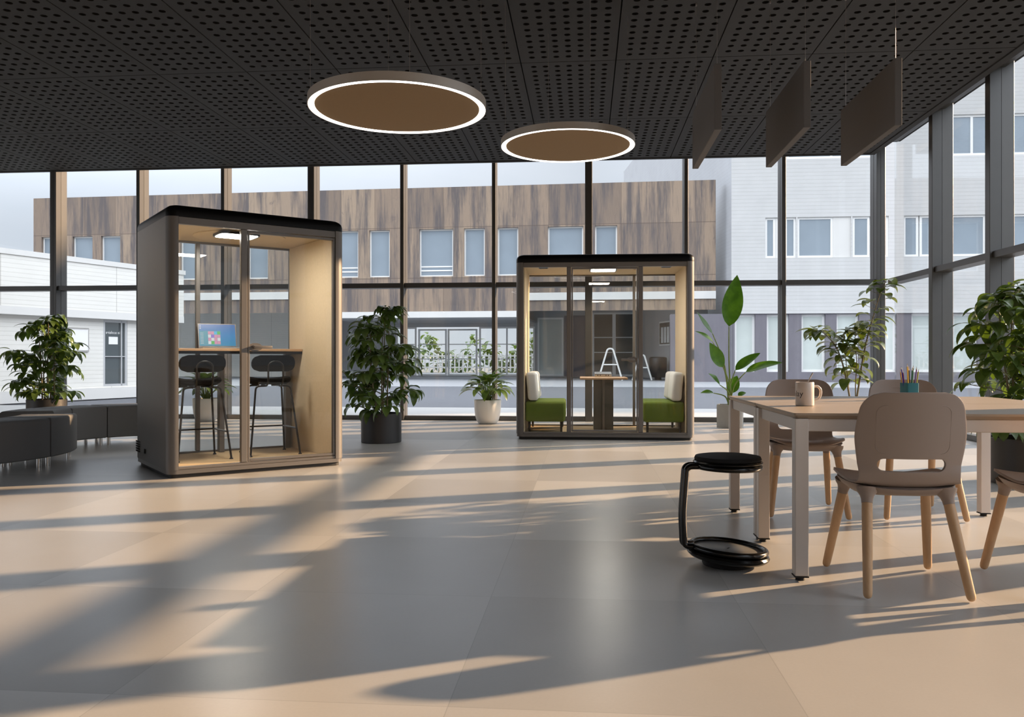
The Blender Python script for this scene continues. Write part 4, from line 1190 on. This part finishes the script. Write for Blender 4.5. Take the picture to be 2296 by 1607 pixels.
bm = new(); wall_open(bm, -2.6, 62, -.02, 2.93, [(a, b, .42, 2.9) for a, b in lo], .3)
q = lambda *p: bm.faces.new([bm.verts.new(c) for c in p]); q((-2.6, .28, 0), (62, .28, 0), (62, .28, 2.9), (-2.6, .28, 2.9))
obj('ground_floor_wall', bm, M['slate'], rb, (0, .06, 0), smooth=0, recalc=False)
bm = new(); box(bm, (20.5, 38), (-.0, 12), (RH+.002, 19.5)); obj('sun_blocker', bm, M['ribbed'], rb, smooth=0)  # unseen block added to keep direct sun off the low left building
for a, b in ((1.43, 1.86), (2.26, 2.72), (2.78, 4.26), (5.08, 5.78), (5.86, 6.55), (7.17, 7.78), (7.84, 8.9), (9.02, 10.5), (11.2, 12.3), (12.3, 13.4)):
    win(rb, a, b, 5.32, 7.05, .13, 'pane', .09)
for a, b in ((1.861, 2.259), (4.261, 5.0), (5.0601, 5.0799)):
    bm = new(); box(bm, (a, b), (.05, .13), (5.32, 7.05)); obj('window_panel', bm, M['fascia'], rb, smooth=0)
win(rb, 2.33, 6.08, 9.55, 11.28, .13, 'pane', .1, 4.2); win(rb, 9.05, 12.4, 9.55, 11.28, .13, 'pane', .1, 9.95)
for a, b in lo: win(rb, a, b, .42, 2.9, .28, 'doorpane', .1)

# low white clad building on the left
WO = (-12.714, 16.945, 0); WA = radians(71)
wb = thing('low_white_building', 'low white board-clad building with a glass door at the left', 'building', WO, WA)
bm = new()
bx0, bx1 = -9, 5.2
box(bm, (bx0, bx1), (0, 6), (2.16, 3.30)); obj('upper_cladding', bm, M['white_siding'], wb, smooth=0)
bm = new(); box(bm, (bx0, bx1+.04), (-.03, 6), (3.30, 3.42)); obj('parapet_cap', bm, M['fascia'], wb, smooth=0)
bm = new(); box(bm, (bx0, bx1), (-.01, .3), (1.98, 2.159)); obj('overhang_band', bm, M['fascia'], wb, smooth=0)
bm = new(); wall_open(bm, bx0, bx1, .27, 1.98, [(2.77, 3.49, .30, 2.0-.03)], .08)
q = lambda *p: bm.faces.new([bm.verts.new(c) for c in p]); q((bx1, 0, .27), (bx1, 6, .27), (bx1, 6, 1.98), (bx1, 0, 1.98))
obj('lower_cladding', bm, M['white_siding'], wb, (0, .18, 0), smooth=0, recalc=False)
bm = new(); box(bm, (bx0, bx1), (.10, .4), (0, .268)); obj('base_plinth', bm, M['fascia'], wb, smooth=0)
bm = new(); fw = .06
for x in ((2.77, 2.77+fw), (3.49-fw, 3.49), (3.31, 3.34)): box(bm, x, (.19, .25), (.30, 1.97))
for z in ((.30, .36), (1.91, 1.97), (1.04, 1.06)): box(bm, (2.77+fw, 3.49-fw), (.19, .25), z)
d = obj('glass_door', bm, M['alu'], wb, smooth=0)
bm = new(); box(bm, (2.77+fw, 3.49-fw), (.235, .245), (.36, 1.91)); obj('pane', bm, M['darkpane'], d, smooth=0)
b = text_mesh('vie scolaire', .105)
for v in b.verts: v.co = V((3.12-v.co.x, .2325, 1.655+v.co.y))
obj('lettering', b, M['winframe'], d, smooth=0, recalc=False)
bm = new(); box(bm, (2.97, 3.24), (.230, .234), (1.36, 1.55)); obj('paper_notice', bm, M['winframe'], d, smooth=0)
bm = new(); box(bm, (1.22, 2.34), (.14, .175), (1.16, 1.74), .01, 1); o = obj('notice_frame', bm, M['steel'], wb, smooth=0)
bm = new(); box(bm, (1.26, 2.30), (.134, .1395), (1.20, 1.70)); obj('notice_sheet', bm, M['winframe'], o, smooth=0)

# ------------------------------------------------------------------ light
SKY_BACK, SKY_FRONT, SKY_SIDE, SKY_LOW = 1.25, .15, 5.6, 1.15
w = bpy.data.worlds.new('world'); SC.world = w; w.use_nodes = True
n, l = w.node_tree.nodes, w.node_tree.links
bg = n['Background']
tc = n.new('ShaderNodeTexCoord'); sp = n.new('ShaderNodeSeparateXYZ'); l.new(tc.outputs['Generated'], sp.inputs[0])
grad = ramp(n, l, sp.outputs[2], [(.0, (.66, .69, .74, 1)), (.12, (.60, .66, .75, 1)), (.30, (.58, .63, .72, 1)), (1.0, (.84, .84, .86, 1))])
cl = noise(n, l, 2.2, 5, (1, 1, 3), 'Generated')
grad = mixrgb(n, l, ramp(n, l, cl, [(.42, (0, 0, 0, 1)), (.75, (.45, .45, .45, 1))]), grad, (.78, .80, .84, 1))
# hazy bright high sky behind and beside the viewer, quieter low sky over the courtyard
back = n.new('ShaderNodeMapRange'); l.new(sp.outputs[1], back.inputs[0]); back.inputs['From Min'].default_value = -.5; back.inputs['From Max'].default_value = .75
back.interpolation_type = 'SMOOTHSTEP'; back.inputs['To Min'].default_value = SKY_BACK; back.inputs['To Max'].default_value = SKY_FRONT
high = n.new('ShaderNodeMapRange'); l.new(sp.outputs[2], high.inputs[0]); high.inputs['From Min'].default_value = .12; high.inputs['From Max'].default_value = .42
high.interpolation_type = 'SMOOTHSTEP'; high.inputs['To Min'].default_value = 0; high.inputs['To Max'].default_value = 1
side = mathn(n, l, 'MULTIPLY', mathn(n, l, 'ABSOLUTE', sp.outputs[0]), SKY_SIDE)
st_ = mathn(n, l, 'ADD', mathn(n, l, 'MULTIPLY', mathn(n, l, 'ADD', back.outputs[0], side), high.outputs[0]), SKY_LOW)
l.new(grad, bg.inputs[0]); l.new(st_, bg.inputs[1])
sun = bpy.data.lights.new('sun', 'SUN'); suno = bpy.data.objects.new('sun', sun); COL.objects.link(suno)
az, el = radians(24.7), radians(16.8)
D = V((cos(az)*cos(el), sin(az)*cos(el), sin(el)))
suno.rotation_euler = D.to_track_quat('Z', 'Y').to_euler(); suno.location = (30, 13, 12)
sun.energy = 13.4; sun.color = (1.0, .66, .385); sun.angle = radians(.7)

SC.view_settings.view_transform = 'Standard'; SC.view_settings.look = 'None'; SC.view_settings.gamma = 1
SC.view_settings.use_curve_mapping = False; SC.view_settings.exposure = 0.0
SC.cycles.transparent_max_bounces = 40; SC.cycles.max_bounces = 10; SC.cycles.diffuse_bounces = 5
SC.cycles.sample_clamp_indirect = 6
